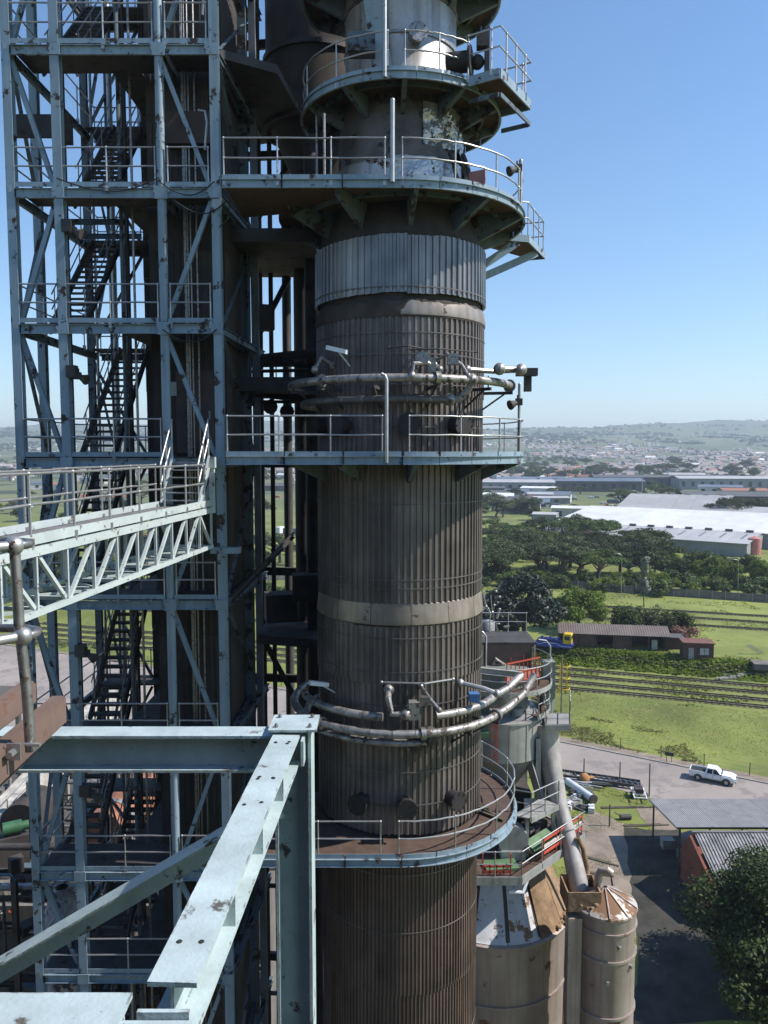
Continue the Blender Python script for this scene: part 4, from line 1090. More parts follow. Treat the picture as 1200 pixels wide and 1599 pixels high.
# small silo
SX, SY, SR = 9.0, 30.0, 1.24
silo = thing('small_silo', 'slim round silo with a conical lid and hoop bands, at the lower right', 'silo', (SX, SY, 0))
mb = MB(); mb.lathe([(SR-.03, 0), (SR-.02, 12), (SR, 22.55), (SR+.03, 22.66)], SX, SY, 48); part(silo, 'shell', mb, silo_metal, True)
nC = 10
for k in range(nC):
    a0 = 2*math.pi*k/nC+.2; a1 = a0+2*math.pi/nC-.015
    mb = MB(); mb.lathe([(SR+.05, 22.62), (SR+.04, 22.7), (.12, 23.3), (.1, 23.22), (SR-.02, 22.6)], SX, SY, 5, a0, a1); part(silo, 'lid_panel', mb, silo_cap, True)
    mb = MB(); A = V(math.cos(a0), math.sin(a0), 0); mb.bar(V(SX, SY, 23.33)+A*.1, V(SX, SY, 22.74)+A*(SR+.02), .05, .05); part(silo, 'lid_rib', mb, silo_metal)
for z in (22.05, 20.9, 18.55, 16.1, 13.6, 11, 8):
    mb = MB(); w = .03 if z > 21.5 else .05; mb.lathe([(SR-.03, z-w), (SR+.05, z-w), (SR+.05, z+w), (SR-.03, z+w)], SX, SY, 48); part(silo, 'hoop_band', mb, silo_metal, True)
mb = MB(); mb.path([(SX-.25, SY+.1, 23.2), (SX-.25, SY+.1, 23.75), (SX-.15, SY+.05, 23.98), (SX+.08, SY-.05, 24.05), (SX+.22, SY-.1, 23.95)], .17, 12); part(silo, 'vent_gooseneck', mb, silo_metal, True)
q = V(SX-SR*.72, SY+.1, 0)
for a, b in (((-.75, -.7), (.55, -.7)), ((.55, -.7), (.55, .6)), ((-.75, .6), (.55, .6)), ((-.75, -.7), (-.75, .6))):
    mb = MB(); mb.bar((q.x+a[0], q.y+a[1], 23.05), (q.x+b[0], q.y+b[1], 23.05), .06, .8); part(silo, 'inlet_box_side', mb, rust_dust)
mb = MB(); mb.box((q.x-.1, q.y-.05, 22.7), (1.25, 1.25, .05)); part(silo, 'inlet_box_floor', mb, dark_steel)
mb = MB()
for k in range(26): mb.sphere((q.x+rr.uniform(-.5, .9), q.y+rr.uniform(-.9, .2), 22.72+rr.uniform(0, .25)), rr.uniform(.05, .17), 7, 4, .6)
part(silo, 'spilled_dust', mb, rust_dust, True, kind='stuff')
mb = MB(); mb.box((SX-SR-.12, SY-.45, 19.8), (.55, .5, 5.2)); part(silo, 'side_chute', mb, silo_metal)
mb = MB(); mb.tube((SX-SR-.45, SY-.5, 0), (SX-SR-.45, SY-.5, 17.4), .14, 12); part(silo, 'drain_pipe', mb, silo_metal, True)
for dz, az in ((21.55, 12), (20.1, -8), (20.6, 40)):
    a = R(az-90); mb = MB(); mb.box((SX+SR*math.cos(a), SY+SR*math.sin(a), dz), (.2, .12, .12), a); part(silo, 'bracket', mb, galv)
mb = MB(); mb.path([(SX-.55, SY+.6, 22.9), (SX-.5, SY+.9, 23.6), (SX-.65, SY+1.0, 24.4), (SX-.9, SY+1.0, 24.9)], .11, 10); part(silo, 'dust_hose', mb, rust_dust, True)
# inclined duct feeding it
duct = thing('inclined_duct', 'thick grey pipe slanting down into the slim silo', 'duct', (8.1, 30.4, 22.8))
mb = MB(); mb.path([(7.05, 33.2, 29.0), (7.15, 33.0, 28.1), (7.35, 32.6, 27.0), (7.55, 32.0, 25.8), (7.85, 31.2, 24.4), (8.1, 30.5, 22.9)], .4, 20, True, [.66, .60, .45, .36, .36, .42]); part(duct, 'tube', mb, M('grey_duct_metal', (.42, .39, .37), .5, metal=.3, var=.15, streak=.4, streakcol=(.2, .15, .11)), True)
for t, r in (((7.42, 32.4, 26.6), .43), ((7.72, 31.5, 25.0), .40)):
    mb = MB(); d = V(.35, -.9, -1.6).normalized(); mb.tube(V(t)-d*.06, V(t)+d*.06, r, 20); part(duct, 'flange', mb, grey_plate, True)
# filter tank on legs above the hopper
FX, FY, FR = 5.2, 34.0, 2.02
ft = thing('filter_tank', 'grey round filter tank on a frame above the hopper, ringed with walkways', 'tank', (FX, FY, 24.0))
mb = MB(); mb.lathe([(.55, 25.4), (.6, 25.7), (FR-.05, 27.6), (FR, 27.65), (FR, 29.3), (FR+.06, 29.32), (FR+.06, 29.4), (.05, 29.5)], FX, FY, 56); part(ft, 'shell', mb, M('grey_tank_paint', (.36, .36, .35), .5, metal=.3, var=.12, streak=.35, streakcol=(.16, .13, .11)), True)
for az in (-30, 5, 28, 55, 80):
    a = R(az-90); mb = MB(); mb.box((FX+FR*math.cos(a), FY+FR*math.sin(a), 28.47), (.05, .06, 1.6), a); part(ft, 'stiffener', mb, grey_plate)
for k in range(7):
    mb = MB(); a = R(k*51); mb.tube((FX+1.1*math.cos(a), FY+1.1*math.sin(a), 29.4), (FX+1.1*math.cos(a), FY+1.1*math.sin(a), 29.75), .3, 12); part(ft, 'roof_hatch', mb, grey_plate, True)
for dx, dy in ((-1.5, -1.5), (1.5, -1.5), (1.5, 1.5), (-1.5, 1.5)):
    mb = MB(); mb.ibeam((FX+dx, FY+dy, 23.9), (FX+dx, FY+dy, 28.6), .22, .22, up=(0, 1, 0)); part(ft, 'leg', mb, grey_plate)
mb = MB(); mb.prof((FX+1.2, FY-1.0, 28.0), (FX+1.9, FY-1.5, 25.6), [(-.35, -.2), (.35, -.2), (.5, .2), (-.2, .2)]); part(ft, 'chute', mb, grey_plate)
mb = MB(); mb.box((FX+1.35, FY-1.7, 25.6), (.9, .08, .7), Matrix.Rotation(R(-25), 3, 'X')); part(ft, 'hatch_cover', mb, white_panel)
mb = MB(); mb.box((FX, FY, 25.1), (2.6, 2.4, 1.8)); part(ft, 'machinery_box', mb, soot)
def mini_ring(z, Ro, Ri, a0, a1, rails=True):
    A = lambda az: R(az-90)
    mb = MB(); mb.lathe([(Ri, z-.05), (Ro, z-.05), (Ro, z), (Ri, z), (Ri, z-.05)], FX, FY, 40, A(a0), A(a1)); p = part(ft, 'walkway', mb, grating)
    mb = MB(); mb.lathe([(Ro, z-.1), (Ro+.04, z-.1), (Ro+.04, z+.1), (Ro, z+.1), (Ro, z-.1)], FX, FY, 40, A(a0), A(a1)); part(p, 'edge_channel', mb, grey_plate)
    if rails: railing(p, [(FX+Ro*math.cos(A(a0+(a1-a0)*i/24)), FY+Ro*math.sin(A(a0+(a1-a0)*i/24)), z+.02) for i in range(25)], spacing=1.2)
mini_ring(29.6, 2.25, 1.9, 40, 120)
mini_ring(30.75, 2.3, 1.5, -60, 130)
mb = MB(); mb.lathe([(1.35, 29.4), (1.35, 31.3), (.05, 31.4)], FX, FY+.3, 32); part(ft, 'upper_drum', mb, M('green_grey_drum', (.20, .215, .19), .6, var=.15, streak=.3), True)
mb = MB(); mb.box((FX+.35, FY+1.2, 32.35), (2.6, 2.2, .12)); part(ft, 'roof_slab', mb, dark_steel)
mb = MB(); mb.box((FX+.3, FY+1.0, 31.75), (2.3, 1.8, 1.1)); part(ft, 'dark_cabin', mb, M('dark_cabin', (.10, .07, .065), .8))
for x in (-.75, 1.6):
    mb = MB(); mb.bar((FX+x, FY+.1, 30.8), (FX+x, FY+.1, 32.3), .08, .08); part(ft, 'roof_post', mb, galv)
mb = MB(); mb.path([(FX-.6, FY+.05, 30.7), (FX-.6, FY+.05, 32.7), (FX-.75, FY+.05, 32.9), (FX-1.5, FY+.1, 32.95)], .045, 8); part(ft, 'bent_rail', mb, galv, True)
railing(ft, [(FX-1.0, FY+2.2, 32.42), (FX+1.6, FY+2.2, 32.42)], h=.9, spacing=1.0)
bar_ = thing('red_barrier', 'red mesh barrier on the upper walkway of the filter tank', 'barrier', (FX+1.0, FY-.9, 31.75))
for z in (31.0, 31.4, 31.85):
    mb = MB(); mb.bar((FX+.1, FY-1.45, z), (FX+1.75, FY-.35, z), .04, .05); part(bar_, 'rail', mb, red_paint)
mb = MB()
for k in range(9): t = k/8; mb.bar((FX+.1+1.65*t, FY-1.45+1.1*t, 30.76), (FX+.1+1.65*t, FY-1.45+1.1*t, 32.1 if k % 3 == 1 else 31.9), .035, .035)
part(bar_, 'mesh_bars', mb, red_paint, kind='stuff')
mb = MB(); mb.bar((FX+.1, FY-1.43, 31.2), (FX+1.75, FY-.33, 31.2), .015, .34); part(bar_, 'warning_sheet', mb, M('faded_red_net', (.50, .16, .11), .8, var=.3, scale=8))
# side platform, ladder and cabinet at the right of the filter tank
sp_ = thing('side_platform', 'small steel platform jutting out at the right of the filter tank', 'platform', (7.6, 33.2, 29.2))
mb = MB(); mb.poly([(6.95, 32.3), (8.0, 32.3), (8.35, 33.8), (7.2, 33.9)], 29.2, 29.25); part(sp_, 'deck', mb, M('grey_grating', (.25, .25, .245), .8))
for a, b in (((6.95, 32.3), (8.0, 32.3)), ((8.0, 32.3), (8.35, 33.8))):
    mb = MB(); mb.bar((*a, 29.13), (*b, 29.13), .05, .24); part(sp_, 'edge_channel', mb, grey_plate)
railing(sp_, [(8.02, 32.35, 29.25), (8.35, 33.75, 29.25)], spacing=.7)
railing(sp_, [(6.98, 32.35, 29.25), (7.2, 33.85, 29.25)], spacing=.7)
mb = MB(); mb.box((7.45, 34.2, 30.7), (.55, .5, 1.7)); mb.prof((7.45, 34.2, 29.85), (7.3, 34.1, 29.2), [(-.27, -.25), (.27, -.25), (.27, .25), (-.27, .25)]); part(sp_, 'cabinet', mb, M('grey_green_cabinet', (.22, .245, .21), .6))
mb = MB(); mb.tube((8.0, 33.9, 29.2), (8.0, 33.9, 31.9), .035); part(sp_, 'mast', mb, steel_worn)
mb = MB(); mb.path([(7.55, 34.3, 31.6), (7.55, 34.3, 32.2), (7.35, 34.3, 32.45), (7.0, 34.3, 32.5)], .04, 8); part(sp_, 'bent_pipe', mb, galv, True)
lad = thing('yellow_ladder', 'yellow caged ladder at the right of the filter tank', 'ladder', (8.3, 34.5, 31))
for s_ in (-.2, .2):
    mb = MB(); mb.bar((8.25+s_*.8, 34.6, 29.9), (8.25+s_*.8, 34.6, 31.3), .05, .05); part(lad, 'stile', mb, yellow_paint)
for k in range(5):
    mb = MB(); mb.bar((8.09, 34.6, 30.05+.27*k), (8.41, 34.6, 30.05+.27*k), .03, .03); part(lad, 'rung', mb, yellow_paint)
for z in (30.2, 30.7, 31.25):
    mb = MB(); mb.path([(8.25+.26*math.cos(t), 34.55-.4*math.sin(t), z) for t in np.linspace(0, math.pi, 9)], .02, 6); part(lad, 'cage_hoop', mb, yellow_paint)
# grey drum with a tangle of pipes left of it
drum = thing('grey_drum', 'upright grey drum tucked behind the round tower, topped with a tangle of pipes', 'drum', (4.9, 37.5, 29.5))
mb = MB(); mb.lathe([(.42, 29), (.42, 32.6), (.34, 32.75), (.02, 32.85)], 5.0, 37.0, 24); part(drum, 'shell', mb, M('lilac_grey_metal', (.30, .29, .31), .5, metal=.4, var=.15), True)
mb = MB()
for k in range(22):
    p = V(5.0+rr.uniform(-.3, .9), 37.0+rr.uniform(-.4, .4), rr.uniform(31.6, 34.3)); d = V(rr.uniform(-.3, .3), rr.uniform(-.3, .3), rr.uniform(-.5, .9)); mb.tube(p, p+d, rr.uniform(.02, .07), 7)
    mb.sphere(p, rr.uniform(.04, .12), 7, 5)
part(drum, 'pipework', mb, steel_worn, True, kind='stuff')
mb = MB(); mb.tube((4.4, 35.5, 32.3), (6.0, 34.6, 32.1), .17, 14); part(drum, 'pipe', mb, alu, True)
mb = MB(); mb.path([(4.6, 34.6, 29.9), (4.9, 34.4, 31.0), (5.3, 34.2, 31.6)], .33, 14); part(drum, 'lagged_elbow', mb, alu, True)
red_p = thing('red_ladder', 'red upright ladder rails in front of the grey filter tank', 'ladder', (4.55, 31.8, 28))
for dx in (0, .18):
    mb = MB(); mb.bar((4.6+dx, 31.75, 27.7), (4.6+dx, 31.75, 30.3), .045, .045); part(red_p, 'stile', mb, red_paint)
for k in range(5):
    mb = MB(); mb.bar((4.6, 31.75, 28.0+.42*k), (4.78, 31.75, 28.2+.42*k), .03, .03); part(red_p, 'rung', mb, red_paint)
solo('green_box', MB().box((4.15, 31.9, 29.0), (.6, .35, .22)), green_paint, 'small green box beside the red ladder rails', 'box')
# service platform over the cone
PZ = 24.3
svc = thing('service_platform', 'service platform with bright handrails over the panelled cone', 'platform', (6.5, 31, PZ))
pp = [(3.3, 28.95), (5.4, 28.95), (8.75, 32.35), (7.3, 34.2), (3.3, 34.2)]
mb = MB(); mb.poly(pp, PZ-.05, PZ); part(svc, 'deck', mb, grating)
for a, b in ((pp[0], pp[1]), (pp[1], pp[2]), (pp[2], pp[3])):
    mb = MB(); mb.bar((*a, PZ-.11), (*b, PZ-.11), .07, .34); part(svc, 'edge_beam', mb, grey_plate)
railing(svc, [(*pp[0], PZ+.02), (*pp[1], PZ+.02)], spacing=1.1)
railing(svc, [(*pp[1], PZ+.02), (*pp[2], PZ+.02), (*pp[3], PZ+.02)], spacing=1.3)
for x, y in ((8.3, 32.6), (7.2, 33.8)):
    mb = MB(); mb.ibeam((x, y, 20.6 if x < 6 else 0), (x, y, PZ-.3), .2, .2, up=(0, 1, 0)); part(svc, 'support', mb, grey_plate)
mb = MB(); mb.path([(4.9, 29.05, 23.7), (5.5, 29.15, 23.6), (5.75, 29.4, 24.1)], .08, 10); part(svc, 'hose', mb, white_panel, True)
rb = thing('red_barrier', 'red and white barrier along the service platform edge by the slanting pipe', 'barrier', (7.4, 31, PZ))
for z in (.35, .62, .9):
    mb = MB(); mb.bar((6.5, 30.15, PZ+z), (8.6, 32.3, PZ+z), .04, .10); part(rb, 'rail', mb, red_paint if z != .62 else M('faded_white', (.6, .5, .47)))
for t in (0, .33, .66, 1):
    mb = MB(); mb.bar((6.5+2.1*t, 30.15+2.15*t, PZ), (6.5+2.1*t, 30.15+2.15*t, PZ+1.0), .05, .05); part(rb, 'post', mb, red_paint)
rb = thing('red_barrier', 'low red barrier on the service platform close to the round tower', 'barrier', (4.3, 29.3, PZ))
for z in (.15, .38):
    mb = MB(); mb.bar((3.9, 29.15, PZ+z), (5.0, 29.15, PZ+z), .05, .09); part(rb, 'rail', mb, red_paint)
for k in range(5):
    mb = MB(); mb.bar((3.9+.275*k, 29.15, PZ), (3.9+.275*k, 29.15, PZ+(.9 if k in (0, 4) else .45)), .05, .05); part(rb, 'post', mb, red_paint)
solo('green_cover', MB().box((6.65, 31.0, PZ+.55), (2.0, .55, .12), Matrix.Rotation(R(45), 3, 'Z') @ Matrix.Rotation(R(25), 3, 'X')), green_paint, 'dull green panel leaning on the rail beside the slanting pipe', 'panel')
solo('green_cover', MB().box((4.7, 29.75, PZ+.08), (1.35, .75, .1), R(8)), green_paint, 'dull green panel lying flat near the low red barrier', 'panel')
us = thing('upper_landing', 'steel landing with twin handrails halfway up beside the slanting pipe', 'landing', (6.3, 31, 26.1))
mb = MB(); mb.poly([(5.3, 30.6), (6.0, 30.3), (7.4, 31.5), (6.8, 32.2)], 26.0, 26.06); part(us, 'deck', mb, grey_plate)
mb = MB(); mb.bar((6.0, 30.28, 25.98), (7.4, 31.48, 25.98), .05, .22); part(us, 'edge_channel', mb, grey_plate)
railing(us, [(6.0, 30.3, 26.1), (7.4, 31.5, 26.1)], spacing=.9); railing(us, [(5.3, 30.6, 26.1), (6.0, 30.3, 26.1)], spacing=.7)
mb = MB(); mb.ibeam((5.9, 30.6, PZ), (5.9, 30.6, 26.0), .14, .14, up=(0, 1, 0)); mb2 = MB(); mb2.ibeam((7.2, 31.6, PZ), (7.2, 31.6, 26.0), .14, .14, up=(0, 1, 0)); part(us, 'post', mb, grey_plate); part(us, 'post', mb2, grey_plate)
fan = thing('fan_unit', 'cluttered fan and pipe unit on the service platform', 'machine', (5.6, 31, PZ))
mb = MB(); mb.tube((5.3, 30.3, PZ+.8), (5.3, 30.8, PZ+.8), .62, 20); mb.box((5.3, 30.6, PZ+.2), (1.0, .7, .4)); part(fan, 'casing', mb, grey_plate, True)
mb = MB()
for k in range(16):
    p = V(rr.uniform(4.7, 6.6), rr.uniform(30.2, 31.8), PZ+rr.uniform(.1, 1.3)); d = V(rr.uniform(-.5, .5), rr.uniform(-.5, .5), rr.uniform(-.1, .6)); mb.tube(p, p+d, rr.uniform(.04, .12), 8)
part(fan, 'pipework', mb, steel_worn, True, kind='stuff')
mb = MB(); mb.box((6.5, 31.9, PZ+.45), (.8, .7, .9), R(40)); part(fan, 'motor', mb, dark_steel)

# ------------------------------------------------------------------ machine house and machines beyond the stair frame, lower left
mh = thing('machine_house', 'dark concrete machine house beyond the foot of the steel stair frame', 'building', (-15, 40, 0))
mb = MB(); mb.box((-15.5, 40, 10.4), (19, 17, 20.8)); part(mh, 'wall', mb, concrete_dark)
mb = MB(); mb.box((-15.5, 40, 20.9), (19.4, 17.4, .3)); part(mh, 'roof', mb, M('dark_dusty_roof', (.075, .068, .065), .9, var=.35, scale=.6))
for a, b in (((-25.1, 31.35), (-5.9, 31.35)), ((-25.1, 48.6), (-5.9, 48.6)), ((-5.85, 31.35), (-5.85, 48.6))):
    mb = MB(); mb.bar((*a, 21.4), (*b, 21.4), .2, .7); part(mh, 'parapet', mb, concrete_dark)
for k in range(5):
    mb = MB(); mb.box((-22+3.4*k, 31.47, 17), (2.0, .06, 2.2)); part(mh, 'window', mb, glass)
rd = thing('rusty_drum', 'rust-brown horizontal drum with a pale band on the machine house roof', 'drum', (-14, 38, 21))
mb = MB(); mb.tube((-13.2, 34.6, 23.2), (-12.6, 39.5, 23.2), 1.05, 28); part(rd, 'shell', mb, M('rusty_drum_paint', (.30, .12, .07), .7, var=.25, rust=.3), True)
for t in (.25, .75):
    mb = MB(); c = V(-13.2, 34.6, 23.2).lerp(V(-12.6, 39.5, 23.2), t); d = V(.12, 1, 0).normalized(); mb.tube(c-d*.15, c+d*.15, 1.1, 28); part(rd, 'band', mb, alu, True)
    mb = MB(); mb.box((c.x, c.y, 21.7), (1.7, .4, 1.4)); part(rd, 'saddle', mb, concrete_dark)
for (x, y, z, r, l, mat, lab) in ((-17.6, 37, 23.0, 1.0, 2.2, soot, 'dark fat drum beside the rusty drum'), (-11.0, 41.5, 22.6, .8, 3.4, alu, 'silver lagged drum behind the rusty drum'), (-19.6, 43, 22.8, .9, 2.4, teal_dirty, 'blue-green drum at the back of the machine house roof')):
    t = thing('process_drum', lab, 'drum', (x, y, 21)); mb = MB(); mb.tube((x, y-l/2, z), (x, y+l/2, z), r, 24); part(t, 'shell', mb, mat, True)
    mb = MB(); mb.box((x, y, 21.5), (r*1.3, l*.7, 1.1)); part(t, 'saddle', mb, dark_steel)
    mb = MB(); mb.tube((x, y, z+r-.05), (x, y, z+r+.7), .18, 12); part(t, 'nozzle', mb, galv, True)
gm = thing('green_pump', 'bright green pump motor at the left edge of the machine house roof', 'pump', (-16.9, 33, 21))
mb = MB(); mb.tube((-17.6, 34.2, 23.6), (-16.9, 34.6, 23.6), .30, 18); mb.tube((-16.9, 34.6, 23.6), (-16.65, 34.75, 23.6), .2, 18); part(gm, 'motor', mb, green_bright, True)
mb = MB(); mb.box((-17.2, 34.4, 22.15), (1.3, .6, 2.2), R(28)); part(gm, 'base', mb, dark_steel)
rr = random.Random(77)
pl = thing('roof_pipework', 'tangle of pipes and valves across the machine house roof', 'pipework', (-13, 38, 21))
mats_ = [steel_worn, alu, dark_steel, grey_plate, teal_dirty]
for k in range(80):
    x0, y0, z0 = rr.uniform(-23, -6.5), rr.uniform(32, 47), rr.uniform(21.2, 23.6); L_ = rr.uniform(1.5, 6); 
    d = [V(L_, 0, 0), V(0, L_, 0), V(0, 0, rr.uniform(.8, 2.2))][k % 3]
    mb = MB(); e = V(x0, y0, z0)+d; mb.path([V(x0, y0, 21.0), V(x0, y0, z0), e] if k % 3 != 2 else [V(x0, y0, 21), e], rr.uniform(.06, .2), 10); part(pl, 'pipe', mb, mats_[k % 5], True)
for k in range(30):
    mb = MB(); c = (rr.uniform(-22, -6.5), rr.uniform(32.2, 46), 21.05+rr.uniform(.3, .8)); s_ = (rr.uniform(.4, 1.3), rr.uniform(.4, 1.1), rr.uniform(.6, 1.5)); mb.box(c, s_); part(pl, 'cabinet', mb, mats_[(k*2) % 5])
cv = thing('conveyor_gallery', 'pale sloping conveyor gallery with handrails at the far left', 'conveyor', (-24, 44, 18))
A_, B_ = V(-19.3, 36.5, 22.6), V(-17.2, 49, 25.6)
mb = MB(); mb.prof(A_, B_, [(-.7, -.6), (.7, -.6), (.7, .35), (-.7, .35)]); part(cv, 'gallery', mb, M('dusty_white_sheet', (.5, .47, .42), .8, var=.2, streak=.4))
for s_ in (-.8, .8): railing(cv, [A_+V(s_, 0, .4), B_+V(s_, 0, .4)], h=1.0, spacing=1.8)
for t in (.1, .5, .9):
    q = A_.lerp(B_, t); mb = MB(); mb.bar((q.x, q.y, 21.05), (q.x, q.y, q.z-.5), .3, .3); part(cv, 'trestle', mb, grey_plate)
lw = thing('lime_chute', 'pale dust-coated chute with ragged white crust at the lower left', 'chute', (-11.5, 27.5, 0))
mb = MB(); mb.lathe([(.55, 0), (.55, 22.0), (.62, 24.2), (.66, 25.6), (.4, 26.5), (.2, 26.8)], -10.55, 24.1, 24); part(lw, 'body', mb, M('lime_crust', (.36, .34, .36), .95, var=.45, scale=1.4, rust=.35, rscale=1.2, rustcol=(.06, .06, .07), bump=.8, bscale=3), True)
mb = MB(); mb.lathe([(.6, 24.1), (.70, 24.1), (.70, 24.25), (.6, 24.25)], -10.55, 24.1, 24); part(lw, 'flange', mb, grey_plate, True)

# low pipe rack in front of the machine house
pr_ = thing('pipe_rack', 'dark pipe rack crowded with pipes and valves below the stair frame, lower left', 'pipe rack', (-12, 30, 0))
for x in (-17.5, -14.5, -11.5, -8.5, -6):
    for y in (28.9, 30.9):
        mb = MB(); mb.ibeam((x, y, 0), (x, y, 24.2), .2, .2, up=(0, 1, 0)); part(pr_, 'column', mb, dark_steel)
for z in (16, 18.5, 21, 23.5):
    for y in (28.9, 30.9):
        mb = MB(); mb.ibeam((-17.8, y, z), (-5.7, y, z), .2, .12); part(pr_, 'beam', mb, dark_steel)
rr = random.Random(50)
for k in range(60):
    z = rr.choice((16.3, 18.8, 21.3, 23.8))+rr.uniform(0, .3); y = rr.uniform(28.8, 31.0); x0 = rr.uniform(-18, -9); L_ = rr.uniform(1.5, 7)
    mb = MB(); rd_ = rr.uniform(.05, .2)
    if k % 3: mb.path([(x0, y, z), (x0+L_, y, z), (x0+L_+.2, y, z-.3), (x0+L_+.2, y, z-rr.uniform(1, 3))], rd_, 8)
    else: mb.tube((x0, y, z-2), (x0, y, z+rr.uniform(.3, 1.6)), rd_, 8)
    part(pr_, 'pipe', mb, (soot, dark_steel, steel_worn, soot, teal_dirty, dark_steel, alu)[k % 7], True)
for k in range(26):
    mb = MB(); c = V(rr.uniform(-17.5, -6.2), rr.uniform(28.9, 30.9), rr.choice((16.7, 19.1, 21.6, 24.0))); s_ = (rr.uniform(.3, .9), rr.uniform(.3, .8), rr.uniform(.3, 1.0)); mb.box(c, s_, rr.uniform(0, 1)); part(pr_, 'valve_box', mb, (dark_steel, soot, grey_plate, soot)[k % 4])
for k in range(12):
    c = V(rr.uniform(-17, -6.2), rr.uniform(28.8, 31), rr.choice((19.2, 21.8, 24.3))); mb = MB(); mb.lathe([(.14, -.03), (.18, 0), (.14, .03)], c.x, c.y, 12, z0=c.z); mb.tube(c-Z*.4, c, .03, 6); part(pr_, 'valve_wheel', mb, (red_paint, galv, steel_worn)[k % 3], True)
# ------------------------------------------------------------------ TREES
def leaf_mesh(name, clumps, n, size, mat, seed, up=0.45, flat=1.0):
    g = np.random.default_rng(seed)
    cs = np.array([c for c, r in clumps], float); rs = np.array([r for c, r in clumps], float)
    w = (rs.prod(axis=1))**(2/3); idx = g.choice(len(cs), n, p=w/w.sum())
    d = g.normal(size=(n, 3)); d /= np.linalg.norm(d, axis=1)[:, None]
    rad = g.uniform(0.25, 1.0, n)**0.45 * (1+0.10*g.normal(size=n))
    p = cs[idx] + d*rs[idx]*rad[:, None]
    nrm = d*0.7 + g.normal(size=(n, 3))*0.55 + np.array([0, 0, up]); nrm /= np.linalg.norm(nrm, axis=1)[:, None]
    a = np.cross(nrm, g.normal(size=(n, 3))); a /= np.linalg.norm(a, axis=1)[:, None]; b = np.cross(nrm, a)
    s = size*g.uniform(0.6, 1.4, n)[:, None]
    v = np.stack([p+a*s, p+b*s*0.5+nrm*s*.12, p-a*s, p-b*s*0.5+nrm*s*.12], 1).reshape(-1, 3)
    me = bpy.data.meshes.new(name)
    me.vertices.add(4*n); me.vertices.foreach_set('co', v.ravel())
    me.loops.add(4*n); me.loops.foreach_set('vertex_index', np.arange(4*n, dtype=np.int32))
    me.polygons.add(n); me.polygons.foreach_set('loop_start', np.arange(0, 4*n, 4, dtype=np.int32)); me.polygons.foreach_set('loop_total', np.full(n, 4, dtype=np.int32))
    me.update(calc_edges=True); me.materials.append(mat)
    return me
def clumps_for(kind, h, w, seed):
    r = random.Random(seed); out = []
    if kind == 'round':
        for k in range(26):
            a = r.uniform(0, 6.28); t = r.uniform(0.15, 1.0)
            rad = w*0.5*math.sin(math.pi*(0.18+0.78*t))**0.7*r.uniform(.45, .85)
            out.append(((rad*math.cos(a), rad*math.sin(a), h*(0.28+0.6*t)), (w*r.uniform(.11, .2),)*2 + (w*r.uniform(.09, .15),)))
    elif kind == 'flat':
        for k in range(24):
            a = r.uniform(0, 6.28); rad = w*.5*math.sqrt(r.uniform(0, 1))*.9; t = 1-(rad/(w*.5))**2
            out.append(((rad*math.cos(a), rad*math.sin(a), h*(.58+.28*t*r.uniform(.5, 1.0)+r.uniform(-.08, .05))), (w*r.uniform(.10, .17),)*2 + (h*r.uniform(.05, .09),)))
    elif kind == 'bush':
        for k in range(16):
            a = r.uniform(0, 6.28); rad = w*.5*r.uniform(0, .75)
            out.append(((rad*math.cos(a), rad*math.sin(a), h*r.uniform(.15, .7)), (w*r.uniform(.14, .24),)*2 + (h*r.uniform(.18, .3),)))
    elif kind == 'tall':
        for k in range(22):
            a = r.uniform(0, 6.28); t = r.uniform(.3, 1); rad = w*.5*r.uniform(.1, .8)*(1.15-t)
            out.append(((rad*math.cos(a), rad*math.sin(a), h*t*.95), (w*r.uniform(.12, .2),)*2 + (h*r.uniform(.05, .09),)))
    return out
def trunk_mesh(h, w, kind, seed, clumps):
    r = random.Random(seed); mb = MB(); base = h*(.5 if kind != 'bush' else .12); tr_ = max(.08, w*.03)
    pts = [V(r.uniform(-.02, .02)*h*k, r.uniform(-.02, .02)*h*k, -.3+(base+.3)*k/4) for k in range(5)]
    mb.path(pts, tr_, 8, True, [tr_*1.5, tr_*1.1, tr_, tr_*.85, tr_*.7])
    for c, _ in clumps[::2]:
        q = pts[r.choice((2, 3, 4))]; c = V(c); m = q.lerp(c, .5)+V(0, 0, -.06*h if kind == 'flat' else .03*h)
        mb.path([q, m, c], tr_*.4, 5, True, [tr_*.5, tr_*.32, tr_*.1])
    return mb.mesh('trunk', bark, True)
def tree_proto(name, kind, h, w, n, leaf, mat, seed, **k):
    cl = clumps_for(kind, h, w, seed); t = thing(name, None, 'tree')
    link('trunk', trunk_mesh(h, w, kind, seed, cl), t); link('crown', leaf_mesh('crown', cl, n, leaf, mat, seed, **k), t)
    return t
def put(t, p, label, cat=None, group=None, rot=0, sc=1.0):
    t.location = p; t.rotation_euler = (0, 0, rot); t.scale = (sc,)*3 if isinstance(sc, (int, float)) else sc
    t['label'] = label
    if cat: t['category'] = cat
    if group: t['group'] = group
    return t
